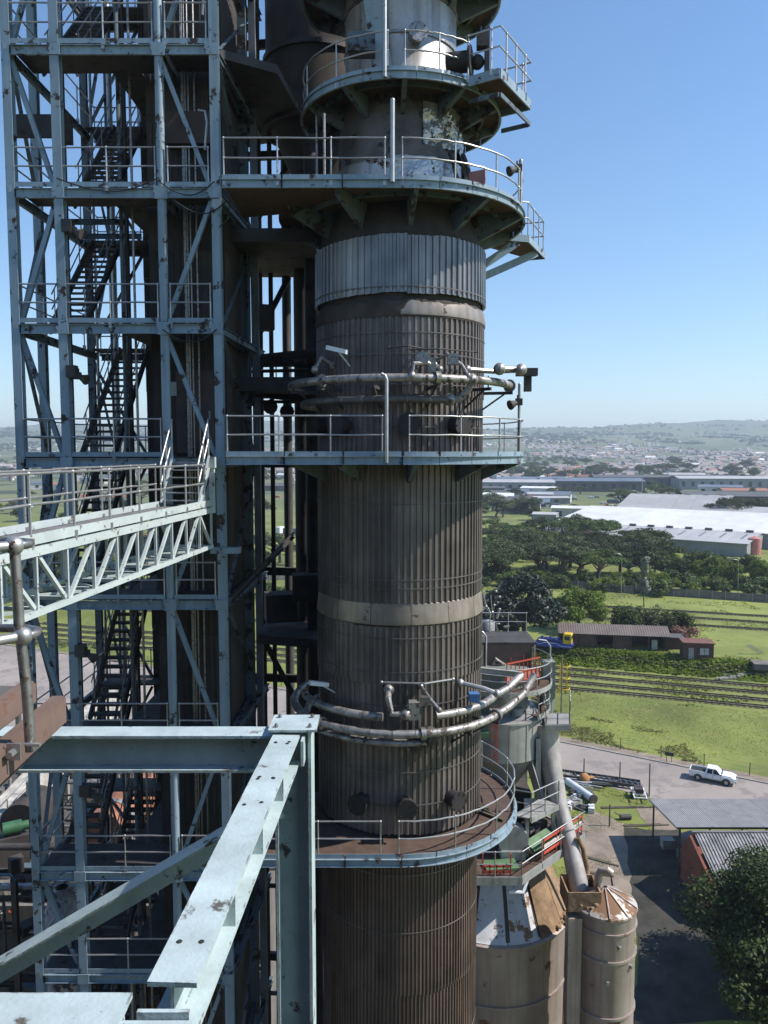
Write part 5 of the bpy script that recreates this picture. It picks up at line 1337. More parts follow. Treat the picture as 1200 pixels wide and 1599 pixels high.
# the individual trees of the yard
put(tree_proto('dark_tree', 'round', 13.5, 15, 9000, .42, leaf_dark, 11), gp(818, 1006), 'broad dark waxy-leaved tree behind the blue locomotive')
put(tree_proto('dark_tree', 'round', 11, 13, 6000, .42, leaf_dark, 17), gp(765, 1010), 'dark tree half hidden by the round tower, left of the locomotive')
put(tree_proto('light_green_tree', 'round', 9.5, 11.5, 7000, .28, leaf_light, 12), gp(905, 985), 'light green feathery tree behind the long brown shed')
for px, w, h, lab in ((970, 9, 6.5, 'round dark green tree just behind the long shed'), (1018, 9, 6.6, 'rounded grey-green tree behind the right end of the long shed'), (1056, 7, 5.6, 'small dark tree above the pink flowering bush')):
    put(tree_proto('hedge_tree', 'bush', h, w, 4500, .25, leaf_mid if px != 1018 else leaf_olive, px), gp(px, 992), lab)
put(tree_proto('flowering_bush', 'bush', 4.2, 5.6, 3000, .2, leaf_pink, 19), gp(1068, 1004), 'pinkish flowering bush behind the brick hut', 'bush')
put(tree_proto('big_tree', 'round', 11, 15.5, 34000, .17, M('glossy_tree_leaves', (.055, .085, .022), .6, var=.5, scale=1.2, transl=.25, spec=.25), 23), V(31.3, 54.5, 0), 'big leafy tree in front of the corrugated roofs, lower right')
put(tree_proto('big_tree', 'round', 8.2, 11, 14000, .17, MATS['glossy_tree_leaves'], 29), V(28.3, 50.5, 0), 'low dark tree in the shade at the bottom right corner')
put(tree_proto('big_tree', 'round', 13, 14, 9000, .28, MATS['glossy_tree_leaves'], 37), V(38.5, 51.5, 0), 'tall unseen tree added beyond the right edge to shade the grass')  # out of view, added to throw shade onto the ground at lower right
put(tree_proto('big_tree', 'round', 12, 13, 9000, .28, MATS['glossy_tree_leaves'], 38), V(33.5, 44.5, 0), 'unseen leafy tree added beyond the right edge, closest to the camera, to cast shade')  # unseen as well, put here for its shadow
put(tree_proto('pale_tree', 'tall', 12.5, 4.0, 1800, .28, M('silvery_leaves', (.22, .25, .18), .6, var=.3, transl=.2), 31), gp(1006, 948), 'slim silvery tree standing against the concrete wall')
# band of trees beyond the wall: flat crowns to the left, bushes to the right
flat = [tree_proto('spreading_tree', 'flat', 11, 17, 3200, .34, m, 40+i) for i, m in enumerate((leaf_olive, leaf_mid, leaf_olive))]
tall = [tree_proto('bushy_tree', 'round', 9, 10, 2600, .34, m, 50+i) for i, m in enumerate((leaf_mid, leaf_light))]
bush = [tree_proto('green_bush', 'bush', 4.5, 7, 1300, .34, m, 60+i) for i, m in enumerate((leaf_light, leaf_mid, M('fresh_green_leaves', (.085, .13, .03), .6, var=.35, rand=.25, transl=.25)))]
used = set()
def plant(protos, p, label, group, r, sc):
    t = protos[r.randrange(len(protos))]
    if t.name not in used:
        used.add(t.name); o = t; put(t, p, label, 'tree' if 'tree' in t.name else 'bush', group, r.uniform(0, 6), sc)
    else:
        o = copy_tree(t, p, r.uniform(0, 6), sc, label); o['group'] = group; o['category'] = 'tree' if 'tree' in t.name else 'bush'
    return o
r = random.Random(99)
ORD = ['first', 'second', 'third', 'fourth', 'fifth', 'sixth', 'seventh', 'eighth', 'ninth']
def rows(protos, spots, what, belt, grp, lo, hi, cuts):
    for name, sel in cuts:
        row = sorted(p for p in spots if sel(p[1]))
        for i, (px, py) in enumerate(row):
            plant(protos, gp(px+r.uniform(-4, 4), py+r.uniform(-2, 2)), f'{what}, {ORD[i]} from the left in the {name} row {belt}', grp, r, r.uniform(lo, hi))
rows(flat, [(760, 905), (790, 898), (838, 893), (872, 905), (905, 898), (935, 905), (968, 898), (1003, 900), (775, 880), (815, 872), (855, 868), (893, 872), (930, 876), (960, 870), (1000, 880), (1030, 885), (770, 860), (810, 852), (850, 848), (885, 850), (925, 858)],
     'spreading dark tree', 'beyond the concrete wall', 'spreading trees beyond the wall', .8, 1.2, (('front', lambda y: y > 889), ('middle', lambda y: 864 < y < 889), ('back', lambda y: y < 864)))
rows(tall, [(1040, 902), (1065, 905), (1090, 908), (1120, 910), (1150, 913), (1185, 916), (1050, 890), (1080, 893), (1110, 896), (1140, 897), (1175, 901), (1020, 900)],
     'bushy green tree', 'between warehouse and wall', 'bushy trees between warehouse and wall', .6, .85, (('front', lambda y: y > 901), ('rear', lambda y: y <= 901)))
for k in range(120):
    px = r.uniform(745, 1215) if k % 3 else r.uniform(985, 1215); plant(bush, gp(px, 896+(px-750)*.045+(r.uniform(-2, 22) if k % 3 else r.uniform(-30, 10))), 'green bush along the foot of the tree belt', 'bushes along the tree belt', r, r.uniform(.5, 1.0))
for k in range(26):
    px = r.uniform(750, 1010); plant(flat, gp(px, r.uniform(838, 902)), 'dark tree filling the middle of the belt beyond the concrete wall', 'trees filling the belt', r, r.uniform(.7, 1.05))
for k in range(34):
    px = r.uniform(-20, 470); plant(flat if k % 2 else tall, gp(px, r.uniform(800, 905)), 'green tree beyond the tracks, seen through the steel frame', 'trees seen through the steel frame', r, r.uniform(.7, 1.1))
for k in range(26):
    px = r.uniform(0, 470); plant(bush, gp(px, r.uniform(905, 945)), 'green bush beyond the tracks, seen through the steel frame', 'bushes seen through the steel frame', r, r.uniform(.6, 1.0))
for k in range(130):
    px = r.uniform(745, 1210) if k % 4 else r.uniform(-10, 470); py = r.choice((r.uniform(726, 752), r.uniform(745, 815)))
    p = gp(px, py); plant(tall+flat, p, 'small distant tree among the factories and houses', 'distant trees', r, r.uniform(.7, 1.3)*(1.0 if p.y < 900 else 1.6))

# ------------------------------------------------------------------ concrete wall, lamps, masts
wall = thing('concrete_wall', 'long grey concrete panel wall below the tree belt', 'wall', tuple(gp(750, 905)))
P = [gp(-30, 925), gp(470, 905), gp(742, 903), gp(975, 926), gp(1240, 944)]
Ls = 0; panel = MB(); panel.box((0, 0, 1.0), (2.85, .08, 2.0)); panel_me = panel.mesh('wall_panel', concrete_dark); pb_ = MB(); pb_.box((0, 0, 1.1), (.18, .2, 2.2)); post_me = pb_.mesh('wall_post', concrete)
for a, b in zip(P[:-1], P[1:]):
    d = (b-a).to_2d(); n = int(d.length/3.0); an = math.atan2(d.y, d.x)
    for k in range(n):
        q = a.lerp(b, (k+.5)/n); z = H(q.x, q.y); sc = Matrix.Diagonal((d.length/n/3.0, 1, 1, 1))
        link('wall_panel', panel_me, wall, Matrix.Translation((q.x, q.y, z)) @ Matrix.Rotation(an+R(r.uniform(-.5, .5)), 4, 'Z') @ sc)
        q = a.lerp(b, k/n); link('wall_post', post_me, wall, Matrix.Translation((q.x, q.y, H(q.x, q.y))) @ Matrix.Rotation(an, 4, 'Z'))
def lamp_post(p, h, label):
    t = thing('street_lamp', label, 'street lamp', tuple(p)); mb = MB(); mb.tube(p, p+Z*h, .09, 8, .05); part(t, 'pole', mb, galv, True)
    mb = MB(); mb.path([p+Z*h, p+Z*(h+.5)+V(-.5, 0, 0), p+Z*(h+.6)+V(-1.4, 0, 0)], .05, 6); part(t, 'arm', mb, galv, True)
    mb = MB(); mb.box(p+Z*(h+.6)+V(-1.6, 0, 0), (.7, .25, .12)); part(t, 'lamp_head', mb, grey_plate)
lamp_post(gp(970, 935), 11, 'street lamp standing among the spreading trees')
lamp_post(gp(1152, 930), 9, 'street lamp before the bushes near the white warehouse')
# wire fence along the near road edge and across the bank
fence = thing('road_fence', 'thin post-and-wire fence along the far edge of the road', 'fence', (25, 108, 0))
fp = MB(); fp.bar((0, 0, -.1), (0, 0, 1.7), .08, .08); fp_me = fp.mesh('fence_post', timber)
prev = None
for x in np.arange(-110, 80, 4.6):
    q = V(x, yF(x)+2.0, H(x, yF(x)+2.0)); link('fence_post', fp_me, fence, Matrix.Translation(q) @ Matrix.Rotation(R(r.uniform(-4, 4)), 4, 'X'))
for f in (.5, 1.0, 1.5):
    mb = MB(); pts = [V(x, yF(x)+2.0, H(x, yF(x)+2.0)+f) for x in np.arange(-110, 80, 4.6)]; mb.path(pts, .012, 4); part(fence, 'fence_wire', mb, steel_worn)
solo('road_sign', MB().box(gp(1045, 1189)+Z*1.0, (1.1, .06, .5), R(-30)).bar(gp(1041, 1190), gp(1041, 1190)+Z*1.1, .06, .06).bar(gp(1049, 1190), gp(1049, 1190)+Z*1.1, .06, .06), dark_steel, 'small dark sign board on legs beside the road fence', 'sign')

# ------------------------------------------------------------------ railway sheds
def gable_roof(t, x0, x1, y0, y1, ze, zr, mat, ribs=0, ov=.3):
    ym = (y0+y1)/2
    for s_, ya in ((-1, y0-ov), (1, y1+ov)):
        mb = MB(); n = ribs or 1; c = []
        if ribs:
            for k in range(ribs):
                for f, d in ((0, 0), (.4, 0), (.5, .05), (.9, .05)): c.append((x0-ov+(x1-x0+2*ov)*(k+f)/ribs, d))
            c.append((x1+ov, 0))
        else: c = [(x0-ov, 0), (x1+ov, 0)]
        slope = (zr-ze)/abs(ym-y0); zl = ze-ov*slope
        m = len(c); mb.add([(x, ya, zl+d) for x, d in c]+[(x, ym+.02*s_, zr+d) for x, d in c]+[(x, ya, zl-.06) for x, d in c]+[(x, ym+.02*s_, zr-.06) for x, d in c],
               [(i, i+1, m+i+1, m+i) for i in range(m-1)]+[(2*m+i+1, 2*m+i, 3*m+i, 3*m+i+1) for i in range(m-1)]+[(i+1, i, 2*m+i, 2*m+i+1) for i in range(m-1)]+[(m+i, m+i+1, 3*m+i+1, 3*m+i) for i in range(m-1)]+[(0, m, 3*m, 2*m), (2*m-1, m-1, 3*m-1, 4*m-1)])
        part(t, 'roof', mb, mat)
def at_local(t, p, rot): t.location = p; t.rotation_euler = (0, 0, rot); return t
sh = thing('long_shed', 'long open-fronted brown shed with a corrugated roof beside the siding', 'shed', (0, 0, 0))
Lh, Dh = 20.0, 6.0
gable_roof(sh, -Lh/2, Lh/2, 0, Dh, 3.0, 4.2, roof_brown, 46)
mb = MB(); mb.box((0, Dh-.1, 1.5), (Lh, .2, 3.0)); part(sh, 'back_wall', mb, brick_dark)
for x in (-Lh/2+.1, Lh/2-.1):
    mb = MB(); mb.add([(x-.1, 0, 0), (x-.1, Dh-.22, 0), (x-.1, Dh-.22, 3.0), (x-.1, Dh/2, 4.1), (x-.1, 0, 2.95), (x+.1, 0, 0), (x+.1, Dh-.22, 0), (x+.1, Dh-.22, 3.0), (x+.1, Dh/2, 4.1), (x+.1, 0, 2.95)], [(4, 3, 2, 1, 0), (5, 6, 7, 8, 9), (0, 1, 6, 5), (1, 2, 7, 6), (2, 3, 8, 7), (3, 4, 9, 8), (4, 0, 5, 9)]); part(sh, 'end_wall', mb, brick_dark)
for k in range(7):
    mb = MB(); mb.box((-Lh/2+.4+(Lh-.8)*k/6, .12, 1.48), (.2, .2, 2.95)); part(sh, 'post', mb, timber)
for k in (0, 1, 3): 
    mb = MB(); mb.box((-Lh/2+2.0+(Lh-.8)*k/6, .2, 1.3), (2.8, .1, 2.6)); part(sh, 'board_wall', mb, brick_dark)
a, b = gp(884, 1012), gp(1034, 1017); d = b-a
at_local(sh, (a+b)/2, math.atan2(d.y, d.x))
person_p = gp(1022, 1017)
hut = thing('brick_hut', 'small flat-roofed brick hut with a pale window beside the tracks', 'hut', (0, 0, 0))
mb = MB(); mb.box((0, 1.6, 1.45), (5.2, 3.2, 2.9)); part(hut, 'wall', mb, brick_dark)
mb = MB(); mb.box((0, 1.7, 3.0), (5.6, 3.8, .18)); part(hut, 'roof', mb, M('brick_red_roof', (.16, .07, .055), .85, var=.2))
mb = MB(); mb.box((1.0, -.03, 1.5), (1.5, .06, 1.2)); w_ = part(hut, 'window', mb, M('pale_window', (.45, .46, .44), .4))
mb = MB(); mb.box((1.0, -.075, 1.5), (.06, .04, 1.2)); part(w_, 'glazing_bar', mb, dark_steel)
mb = MB(); mb.box((-1.3, -.03, 1.05), (.9, .06, 2.1)); part(hut, 'door', mb, grey_plate)
mb = MB(); mb.box((-.1, -.04, 1.7), (.5, .06, .8)); part(hut, 'window', mb, glass)
p = gp(1091, 1030); at_local(hut, p, R(-9))
lean = thing('lean_to', 'dark lean-to between the long shed and the brick hut', 'shed', (0, 0, 0))
mb = MB(); mb.box((0, 1.5, 1.1), (3.6, 3.0, 2.2)); part(lean, 'wall', mb, brick_dark); mb = MB(); mb.box((0, 1.4, 2.3), (4.0, 3.6, .12)); part(lean, 'roof', mb, roof_dark)
at_local(lean, gp(1052, 1014), R(-8))
solo('white_board', MB().box(gp(1022, 1014)+Z*.9, (1.0, .4, 1.8), R(-6)), M('pale_board', (.5, .52, .42), .7), 'pale board standing at the right end of the long shed', 'board')
# shunting locomotive
lo = thing('shunting_locomotive', 'small blue shunting locomotive with a yellow cab beside the long shed', 'locomotive', (0, 0, 0))
mb = MB(); mb.prof((0, -1.05, 0), (0, 1.05, 0), [(-3.5, .75), (-3.1, .55), (3.1, .55), (3.5, .75), (3.5, 1.35), (-3.5, 1.35)]); part(lo, 'chassis', mb, blue_paint)
mb = MB(); mb.prof((0, -.75, 0), (0, .75, 0), [(-3.2, 1.35), (1.6, 1.35), (1.6, 2.0), (-2.3, 2.0), (-3.2, 1.8)]); part(lo, 'bonnet', mb, M('dark_blue_paint', (.02, .035, .16), .5))
mb = MB(); mb.prof((0, -.95, 0), (0, .95, 0), [(1.7, 1.35), (3.3, 1.35), (3.3, 3.05), (3.15, 3.2), (1.85, 3.2), (1.7, 3.05)]); cab = part(lo, 'cab', mb, yellow_paint)
for y in (-.965, .965):
    mb = MB(); mb.box((2.5, y, 2.45), (1.0, .03, .75)); part(cab, 'window', mb, glass)
for x in (1.69, 3.31):
    mb = MB(); mb.box((x, 0, 2.5), (.03, 1.4, .7)); part(cab, 'window', mb, glass)
for y in (-1.06, 1.06):
    mb = MB(); mb.path([(-3.4, y, 1.15), (-2.6, y, .95), (-1.9, y, 1.3), (.6, y, 1.3), (1.4, y, .85), (3.4, y, .85)], .05, 4); part(lo, 'white_stripe', mb, white_paint)
for x in (-2, 2):
    for y in (-.6, .6):
        mb = MB(); mb.tube((x, y-.07, .63), (x, y+.07, .63), .46, 18); part(lo, 'wheel', mb, black, True)
mb = MB(); mb.tube((-.8, 0, 2.0), (-.8, 0, 2.7), .1, 10); part(lo, 'exhaust', mb, dark_steel, True)
for k in range(5):
    mb = MB(); mb.box((-2.4+.8*k, .3*(-1)**k, 2.1), (.45, .5, .22)); part(lo, 'engine_cover', mb, blue_paint)
for x in (-3.6, 3.6):
    mb = MB(); mb.tube((x-.15, -.6, .95), (x+.15, -.6, .95), .16, 10); part(lo, 'buffer', mb, black)
la, lb = gp(862, 1014), gp(1200, 1053); d = lb-la; q = gp(866, 1014.5); at_local(lo, V(q.x, q.y, H(q.x, q.y)+.2), math.atan2(d.y, d.x))
# pickup truck
pk = thing('pickup_truck', 'white double-cab pickup truck driving along the dusty road', 'pickup truck', (0, 0, 0))
def loft(mb, lo_, hi_):
    vs = [(x, y, z) for x, y, z in lo_]+[(x, y, z) for x, y, z in hi_]; n = len(lo_)
    mb.add(vs, [(i, (i+1) % n, n+(i+1) % n, n+i) for i in range(n)]+[tuple(range(n-1, -1, -1)), tuple(range(n, 2*n))]); return mb
def rectp(x0, x1, w, z, f=0): return [(x0, -w, z), (x1-f, -w, z), (x1, -w+.25, z), (x1, w-.25, z), (x1-f, w, z), (x0, w, z)]
mb = MB(); loft(mb, rectp(-2.62, 2.6, .84, .42, .1), rectp(-2.66, 2.68, .93, .72, .15)); loft(mb, rectp(-2.66, 2.68, .93, .7205, .15), rectp(-2.62, 2.62, .91, 1.02, .18)); part(pk, 'body', mb, white_paint)
mb = MB(); loft(mb, rectp(.95, 2.6, .885, 1.0205, .2), rectp(.98, 2.35, .80, 1.18, .25)); part(pk, 'bonnet', mb, white_paint)
for y in (-.88, .88):
    mb = MB(); mb.box((-1.72, y, 1.12), (1.82, .06, .2)); part(pk, 'bed_side', mb, white_paint)
mb = MB(); mb.box((-2.6, 0, 1.0), (.06, 1.7, .44)); part(pk, 'tailgate', mb, white_paint)
mb = MB(); mb.box((-1.72, 0, 1.03), (1.7, 1.68, .02)); part(pk, 'bed_floor', mb, black)
mb = MB(); loft(mb, rectp(-.8, 1.3, .88, 1.021, .2), rectp(-.62, .55, .70, 1.74, .1)); part(pk, 'cab', mb, white_paint)
for y in (-1, 1):
    for x0, x1, tx0, tx1 in ((-.62, .02, -.5, .02), (.12, .98, .12, .48)):
        mb = MB(); mb.add([(x0, y*.864, 1.14), (x1, y*.864, 1.14), (tx1, y*.735, 1.66), (tx0, y*.735, 1.66)] + [(x0, y*.84, 1.14), (x1, y*.84, 1.14), (tx1, y*.71, 1.66), (tx0, y*.71, 1.66)], [(0, 1, 2, 3), (7, 6, 5, 4)]); part(pk, 'side_window', mb, glass)
    mb = MB(); mb.box((1.02, y*1.0, 1.2), (.12, .18, .16)); part(pk, 'mirror', mb, black)
    for x in (-1.62, 1.62):
        mb = MB(); mb.tube((x, y*.68, .38), (x, y*.96, .38), .38, 20); wh = part(pk, 'wheel', mb, black, True)
        mb = MB(); mb.tube((x, y*.955, .38), (x, y*.975, .38), .22, 14); part(wh, 'rim', mb, galv, True)
        mb = MB(); mb.lathe([(.40, -.03), (.47, -.03), (.47, .03), (.40, .03)], 0, 0, 14, 0, math.pi); mb.v = [(x+vx, y*.935+vz, .40+vy) for vx, vy, vz in mb.v]; part(pk, 'wheel_arch', mb, black)
    mb = MB(); mb.box((2.62, y*.68, .86), (.1, .36, .18)); part(pk, 'headlight', mb, M('lamp_glass', (.6, .62, .62), .15) if 'lamp_glass' not in MATS else MATS['lamp_glass'])
mb = MB(); mb.add([(1.24, -.68, 1.08), (1.24, .68, 1.08), (.6, .58, 1.69), (.6, -.58, 1.69), (1.2, -.68, 1.05), (1.2, .68, 1.05), (.56, .58, 1.66), (.56, -.58, 1.66)], [(0, 1, 2, 3), (7, 6, 5, 4)]); part(pk, 'windscreen', mb, glass)
for y in (-1, 1):
    for x in (-.72, .07, 1.02):
        mb = MB(); mb.box((x, y*.932, .86), (.02, .012, .5)); part(pk, 'door_gap', mb, black)
    for x in (-.5, .3):
        mb = MB(); mb.box((x, y*.938, 1.0), (.16, .02, .035)); part(pk, 'door_handle', mb, black)
    mb = MB(); mb.box((-2.655, y*.8, .92), (.03, .16, .34)); part(pk, 'tail_light', mb, red_paint)
    mb = MB(); mb.box((.1, y*.95, .40), (2.0, .12, .06)); part(pk, 'side_step', mb, black)
mb = MB(); mb.box((2.69, 0, .55), (.12, 1.6, .2)); part(pk, 'bumper', mb, grey_plate)
mb = MB(); mb.box((2.67, 0, .84), (.05, .9, .2)); part(pk, 'grille', mb, black)
q = gp(1113, 1219); at_local(pk, V(q.x, q.y, .04), R(-29))

# ------------------------------------------------------------------ house with carport, lower right
hs = thing('brick_house', 'red brick house with corrugated roof below the road, lower right', 'house', (0, 0, 0))
x0, x1, y0, y1 = 28.6, 46.0, 63.6, 71.2
mb = MB(); mb.box(((x0+x1)/2, (y0+y1)/2, 1.55), (x1-x0, y1-y0, 3.1)); part(hs, 'wall', mb, brick_red)
mb = MB(); zr = 5.3; ym = 69.4
for x in (x0+.12, x1-.12):
    mb.add([(x-.12, y0, 3.1), (x-.12, y1, 3.1), (x-.12, ym, zr-.15), (x+.12, y0, 3.1), (x+.12, y1, 3.1), (x+.12, ym, zr-.15)], [(0, 2, 1), (3, 4, 5), (0, 3, 5, 2), (1, 2, 5, 4)])
part(hs, 'gable', mb, brick_red, kind='stuff')
c = []; nr = 58
for k in range(nr):
    for f, d_ in ((0, 0), (.45, 0), (.55, .09), (.92, .09)): c.append((x0+.5+(x1-x0)*(k+f)/nr, d_))
m = len(c); mb = MB()
mb.add([(x, y0-.4, 2.98+d_) for x, d_ in c]+[(x, ym, zr+d_) for x, d_ in c]+[(c[0][0], y0-.4, 2.9), (c[-1][0], y0-.4, 2.9), (c[-1][0], ym, zr-.08), (c[0][0], ym, zr-.08)], [(i, i+1, m+i+1, m+i) for i in range(m-1)]+[(2*m+1, 2*m, 2*m+3, 2*m+2)]); part(hs, 'corrugated_roof', mb, M('weathered_corrugated_roof', (.26, .255, .25), .6, var=.3, scale=.8, rust=.2, rscale=1.0, rustcol=(.1, .08, .07), streak=0))
mb = MB(); mb.box(((x0+x1)/2+.3, ym+.16, zr-.05), (x1-x0, .3, .46)); part(hs, 'ridge_step', mb, M('dusky_flashing', (.16, .15, .15), .7, var=.2))
mb = MB(); mb.tube((39.7, ym+.2, zr+.1), (39.7, ym+.2, zr+.9), .32, 12); mb.tube((39.7, ym+.2, zr+.9), (39.7, ym+.2, zr+1.05), .45, 12); part(hs, 'roof_vent', mb, dark_steel, True)
cp = thing('carport', 'open carport with a broad grey sheet roof beside the dusty road', 'carport', (0, 0, 0))
rows = 5; cols = 9; X0, X1, Y0, Y1 = 28.1, 47.0, 71.15, 78.9
for i in range(cols):
    for j in range(rows):
        xa, xb = X0+(X1-X0)*i/cols, X0+(X1-X0)*(i+1)/cols+.06; ya, yb = Y0+(Y1-Y0)*j/rows, Y0+(Y1-Y0)*(j+1)/rows+.08
        za, zb = 5.05-(ya-Y0)*.10-.012*j, 5.05-(yb-Y0)*.10-.012*j
        nr = 10; c = []
        for k in range(nr):
            for f, d_ in ((0, 0), (.5, 0), (.6, .035), (.9, .035)): c.append((xa+(xb-xa)*(k+f)/nr, d_))
        c.append((xb, 0)); m = len(c); e = r.uniform(-.012, .012)
        mb = MB(); mb.add([(x, ya, za+d_+e) for x, d_ in c]+[(x, yb, zb+d_+e) for x, d_ in c], [(a_, a_+1, m+a_+1, m+a_) for a_ in range(m-1)]); part(cp, 'roof_sheet', mb, roof_grey)
for x in (28.5, 34.5, 40.5, 46.5):
    for y in (71.4, 78.5):
        mb = MB(); mb.bar((x, y, 0), (x, y, 4.95-(y-Y0)*.1), .14, .14); part(cp, 'post', mb, timber)
for y in (71.4, 75, 78.5):
    mb = MB(); mb.bar((X0+.1, y, 4.92-(y-Y0)*.1-.05), (X1-.1, y, 4.92-(y-Y0)*.1-.05), .1, .18); part(cp, 'purlin', mb, timber)
mb = MB(); mb.bar((X0+.03, Y0, 4.96), (X0+.03, Y1, 4.96-.8), .05, .2); part(cp, 'barge_board', mb, grey_plate)
for k, (x, y, s_, lab, mat) in enumerate(((29.4, 76.8, (1.2, .9, .9), 'grey crate under the left edge of the carport', grey_plate), (30.4, 74.8, (1.4, .8, .8), 'blue-green cabinet stored under the carport', teal_dirty), (31.8, 77.2, (1.6, 1.0, 1.2), 'pale box stored under the carport roof edge', wall_grey))):
    solo('stored_box', MB().box((x, y, s_[2]/2+.02), s_, R(12*k)).box((x, y, s_[2]+.05), (s_[0]*1.05, s_[1]*1.05, .06), R(12*k)), mat, lab, 'crate')

# ------------------------------------------------------------------ scrap yard beside the road
def on(px, py, dz=0): return gp(px, py, dz)
t = thing('steel_lattice', 'long flat steel lattice lying on the ground beside the road', 'steelwork', tuple(on(930, 1222)))
a, b = on(872, 1208, .5), on(1000, 1226, .5); dv = (b-a); nn = V(-dv.y, dv.x, 0).normalized()
for s_ in (0, -1.6):
    mb = MB(); mb.bar(a+nn*s_, b+nn*s_, .18, .3); part(t, 'chord', mb, dark_steel)
for k in range(15):
    mb = MB(); q0, q1 = a.lerp(b, k/15), a.lerp(b, (k+1)/15)+nn*-1.6; mb.bar(q0+Z*.02, q1+Z*.02, .08, .08); part(t, 'lattice_bar', mb, steel_worn)
mats2 = [galv, grey_plate, teal_dirty, white_panel, dark_steel, steel_worn]
labs = ['long bright steel section lying in the scrap row by the road', 'grey steel section lying in the scrap row by the road', 'dark steel section lying in the scrap row by the road']
for k in range(12):
    px, py = r.uniform(880, 965), 0; py = 1212+(px-880)*.13+r.uniform(-4, 14); q = on(px, py, .25); L_ = r.uniform(3, 9); an = R(-14+r.uniform(-14, 8)); d = V(math.cos(an), math.sin(an), 0)
    mb = MB(); mb.ibeam(q-d*L_/2, q+d*L_/2+Z*.1, .3, .2); o = solo('steel_section', mb, mats2[k % 6], labs[(k % 6 in (0, 3)) and 0 or (k % 6 in (1, 2) and 1 or 2)], 'steel section', 'steel sections lying by the road')
pp_ = thing('white_pipe', 'thick white pipe lying at an angle on the grass', 'pipe', tuple(on(905, 1240)))
mb = MB(); mb.tube(on(886, 1226, .5), on(926, 1254, .5), .45, 18); part(pp_, 'tube', mb, white_panel, True)
mb = MB(); d = (on(926, 1254)-on(886, 1226)).normalized(); mb.tube(on(926, 1254, .5), on(926, 1254, .5)+d*.2, .55, 18); part(pp_, 'flange', mb, dark_steel, True)
for k in range(16):
    px, py = r.uniform(885, 925), r.uniform(1235, 1268); q = on(px, py); s_ = [r.uniform(.4, 1.6), r.uniform(.3, .8), r.uniform(.2, .7)]
    mb = MB(); mb.box(q+Z*s_[2]/2, s_, R(r.uniform(0, 90))); mb.box(q+Z*(s_[2]+.1), (s_[0]*.6, s_[1]*.5, .2), R(r.uniform(0, 90))); solo('scrap_piece', mb, mats2[k % 6], f'{["bright", "mid-grey", "blue-green", "white", "dark", "brownish"][k % 6]} scrap piece heaped beside the thick white pipe', 'scrap metal', 'scrap metal by the white pipe')
mb = MB(); q = on(913, 1222); mb.sphere(q+Z*.5, .7, 10, 6); mb.box(q+V(.7, .2, .3), (1.2, .6, .6), R(30)); mb.tube(q+V(-.6, 0, .3), q+V(-.2, .1, 1.1), .15); solo('rusty_casting', mb, M('orange_rust', (.36, .17, .06), .9, var=.3), 'orange rusty casting in front of the steel lattice', 'casting', smooth=True)
tl = thing('frame_trailer', 'small white frame trailer parked on the grass near the carport', 'trailer', (0, 0, 0))  # plain open-frame trailer, not built for boats
for y in (-.7, .7):
    mb = MB(); mb.bar((-1.5, y, .6), (1.5, y, .6), .1, .14); part(tl, 'side_rail', mb, white_paint)
    mb = MB(); mb.tube((0, y*1.25-.09, .35), (0, y*1.25+.09, .35), .35, 14); part(tl, 'wheel', mb, black, True)
for x in (-1.4, -.4, .6, 1.4):
    mb = MB(); mb.bar((x, -.65, .62), (x, .65, .62), .1, .12); part(tl, 'cross_bar', mb, white_paint)
mb = MB(); mb.box((.2, 0, .95), (1.2, .9, .5)); part(tl, 'load', mb, dark_steel)
mb = MB(); mb.bar((1.5, 0, .6), (2.5, 0, .5), .1, .1); part(tl, 'drawbar', mb, white_paint)
at_local(tl, on(998, 1246), R(80))
solo('grass_roller', MB().tube(on(980, 1280, .3)+V(-.8, 0, 0), on(980, 1280, .3)+V(.4, .1, 0), .3, 14).bar(on(980, 1280, .4)+V(-.8, .2, 0), on(972, 1275, .5)+V(-.9, 0, 0), .07, .07), dark_steel, 'dark roller lying on the grass in front of the carport', 'roller')
for px, py, h in ((952, 1290, 2.4), (1014, 1244, 4.0), (968, 1222, 2.6), (912, 1214, 2.4)):
    q = on(px, py); solo('timber_pole', MB().tube(q, q+Z*h, .09, 8, .07).sphere(q+Z*h, .08, 8, 4), timber, 'short timber pole at the corner of the carport' if py == 1244 else ('short timber pole beside the dirt track' if py == 1290 else 'short timber pole among the scrap steel'), 'pole', None if py != 1222 and py != 1214 else 'poles among the scrap steel')
for (px, py, L_, an, lab) in ((1010, 1290, 5, 4, 'plank lying on the grass left of the carport'), (980, 1262, 6, 2, 'thin rail lying on the grass under the trailer'), (935, 1345, 4, -30, 'timber edging beside the dirt track'), (925, 1365, 4, -15, 'second timber edging nearer the slim silo')):
    q = on(px, py, .06); d = V(math.cos(R(an)), math.sin(R(an)), 0); solo('timber_plank', MB().bar(q-d*L_/2, q+d*L_/2, .2, .12).bar(q-d*L_/2+V(0, .25, 0), q+d*L_/3+V(0, .25, 0), .18, .1), timber, lab, 'plank')
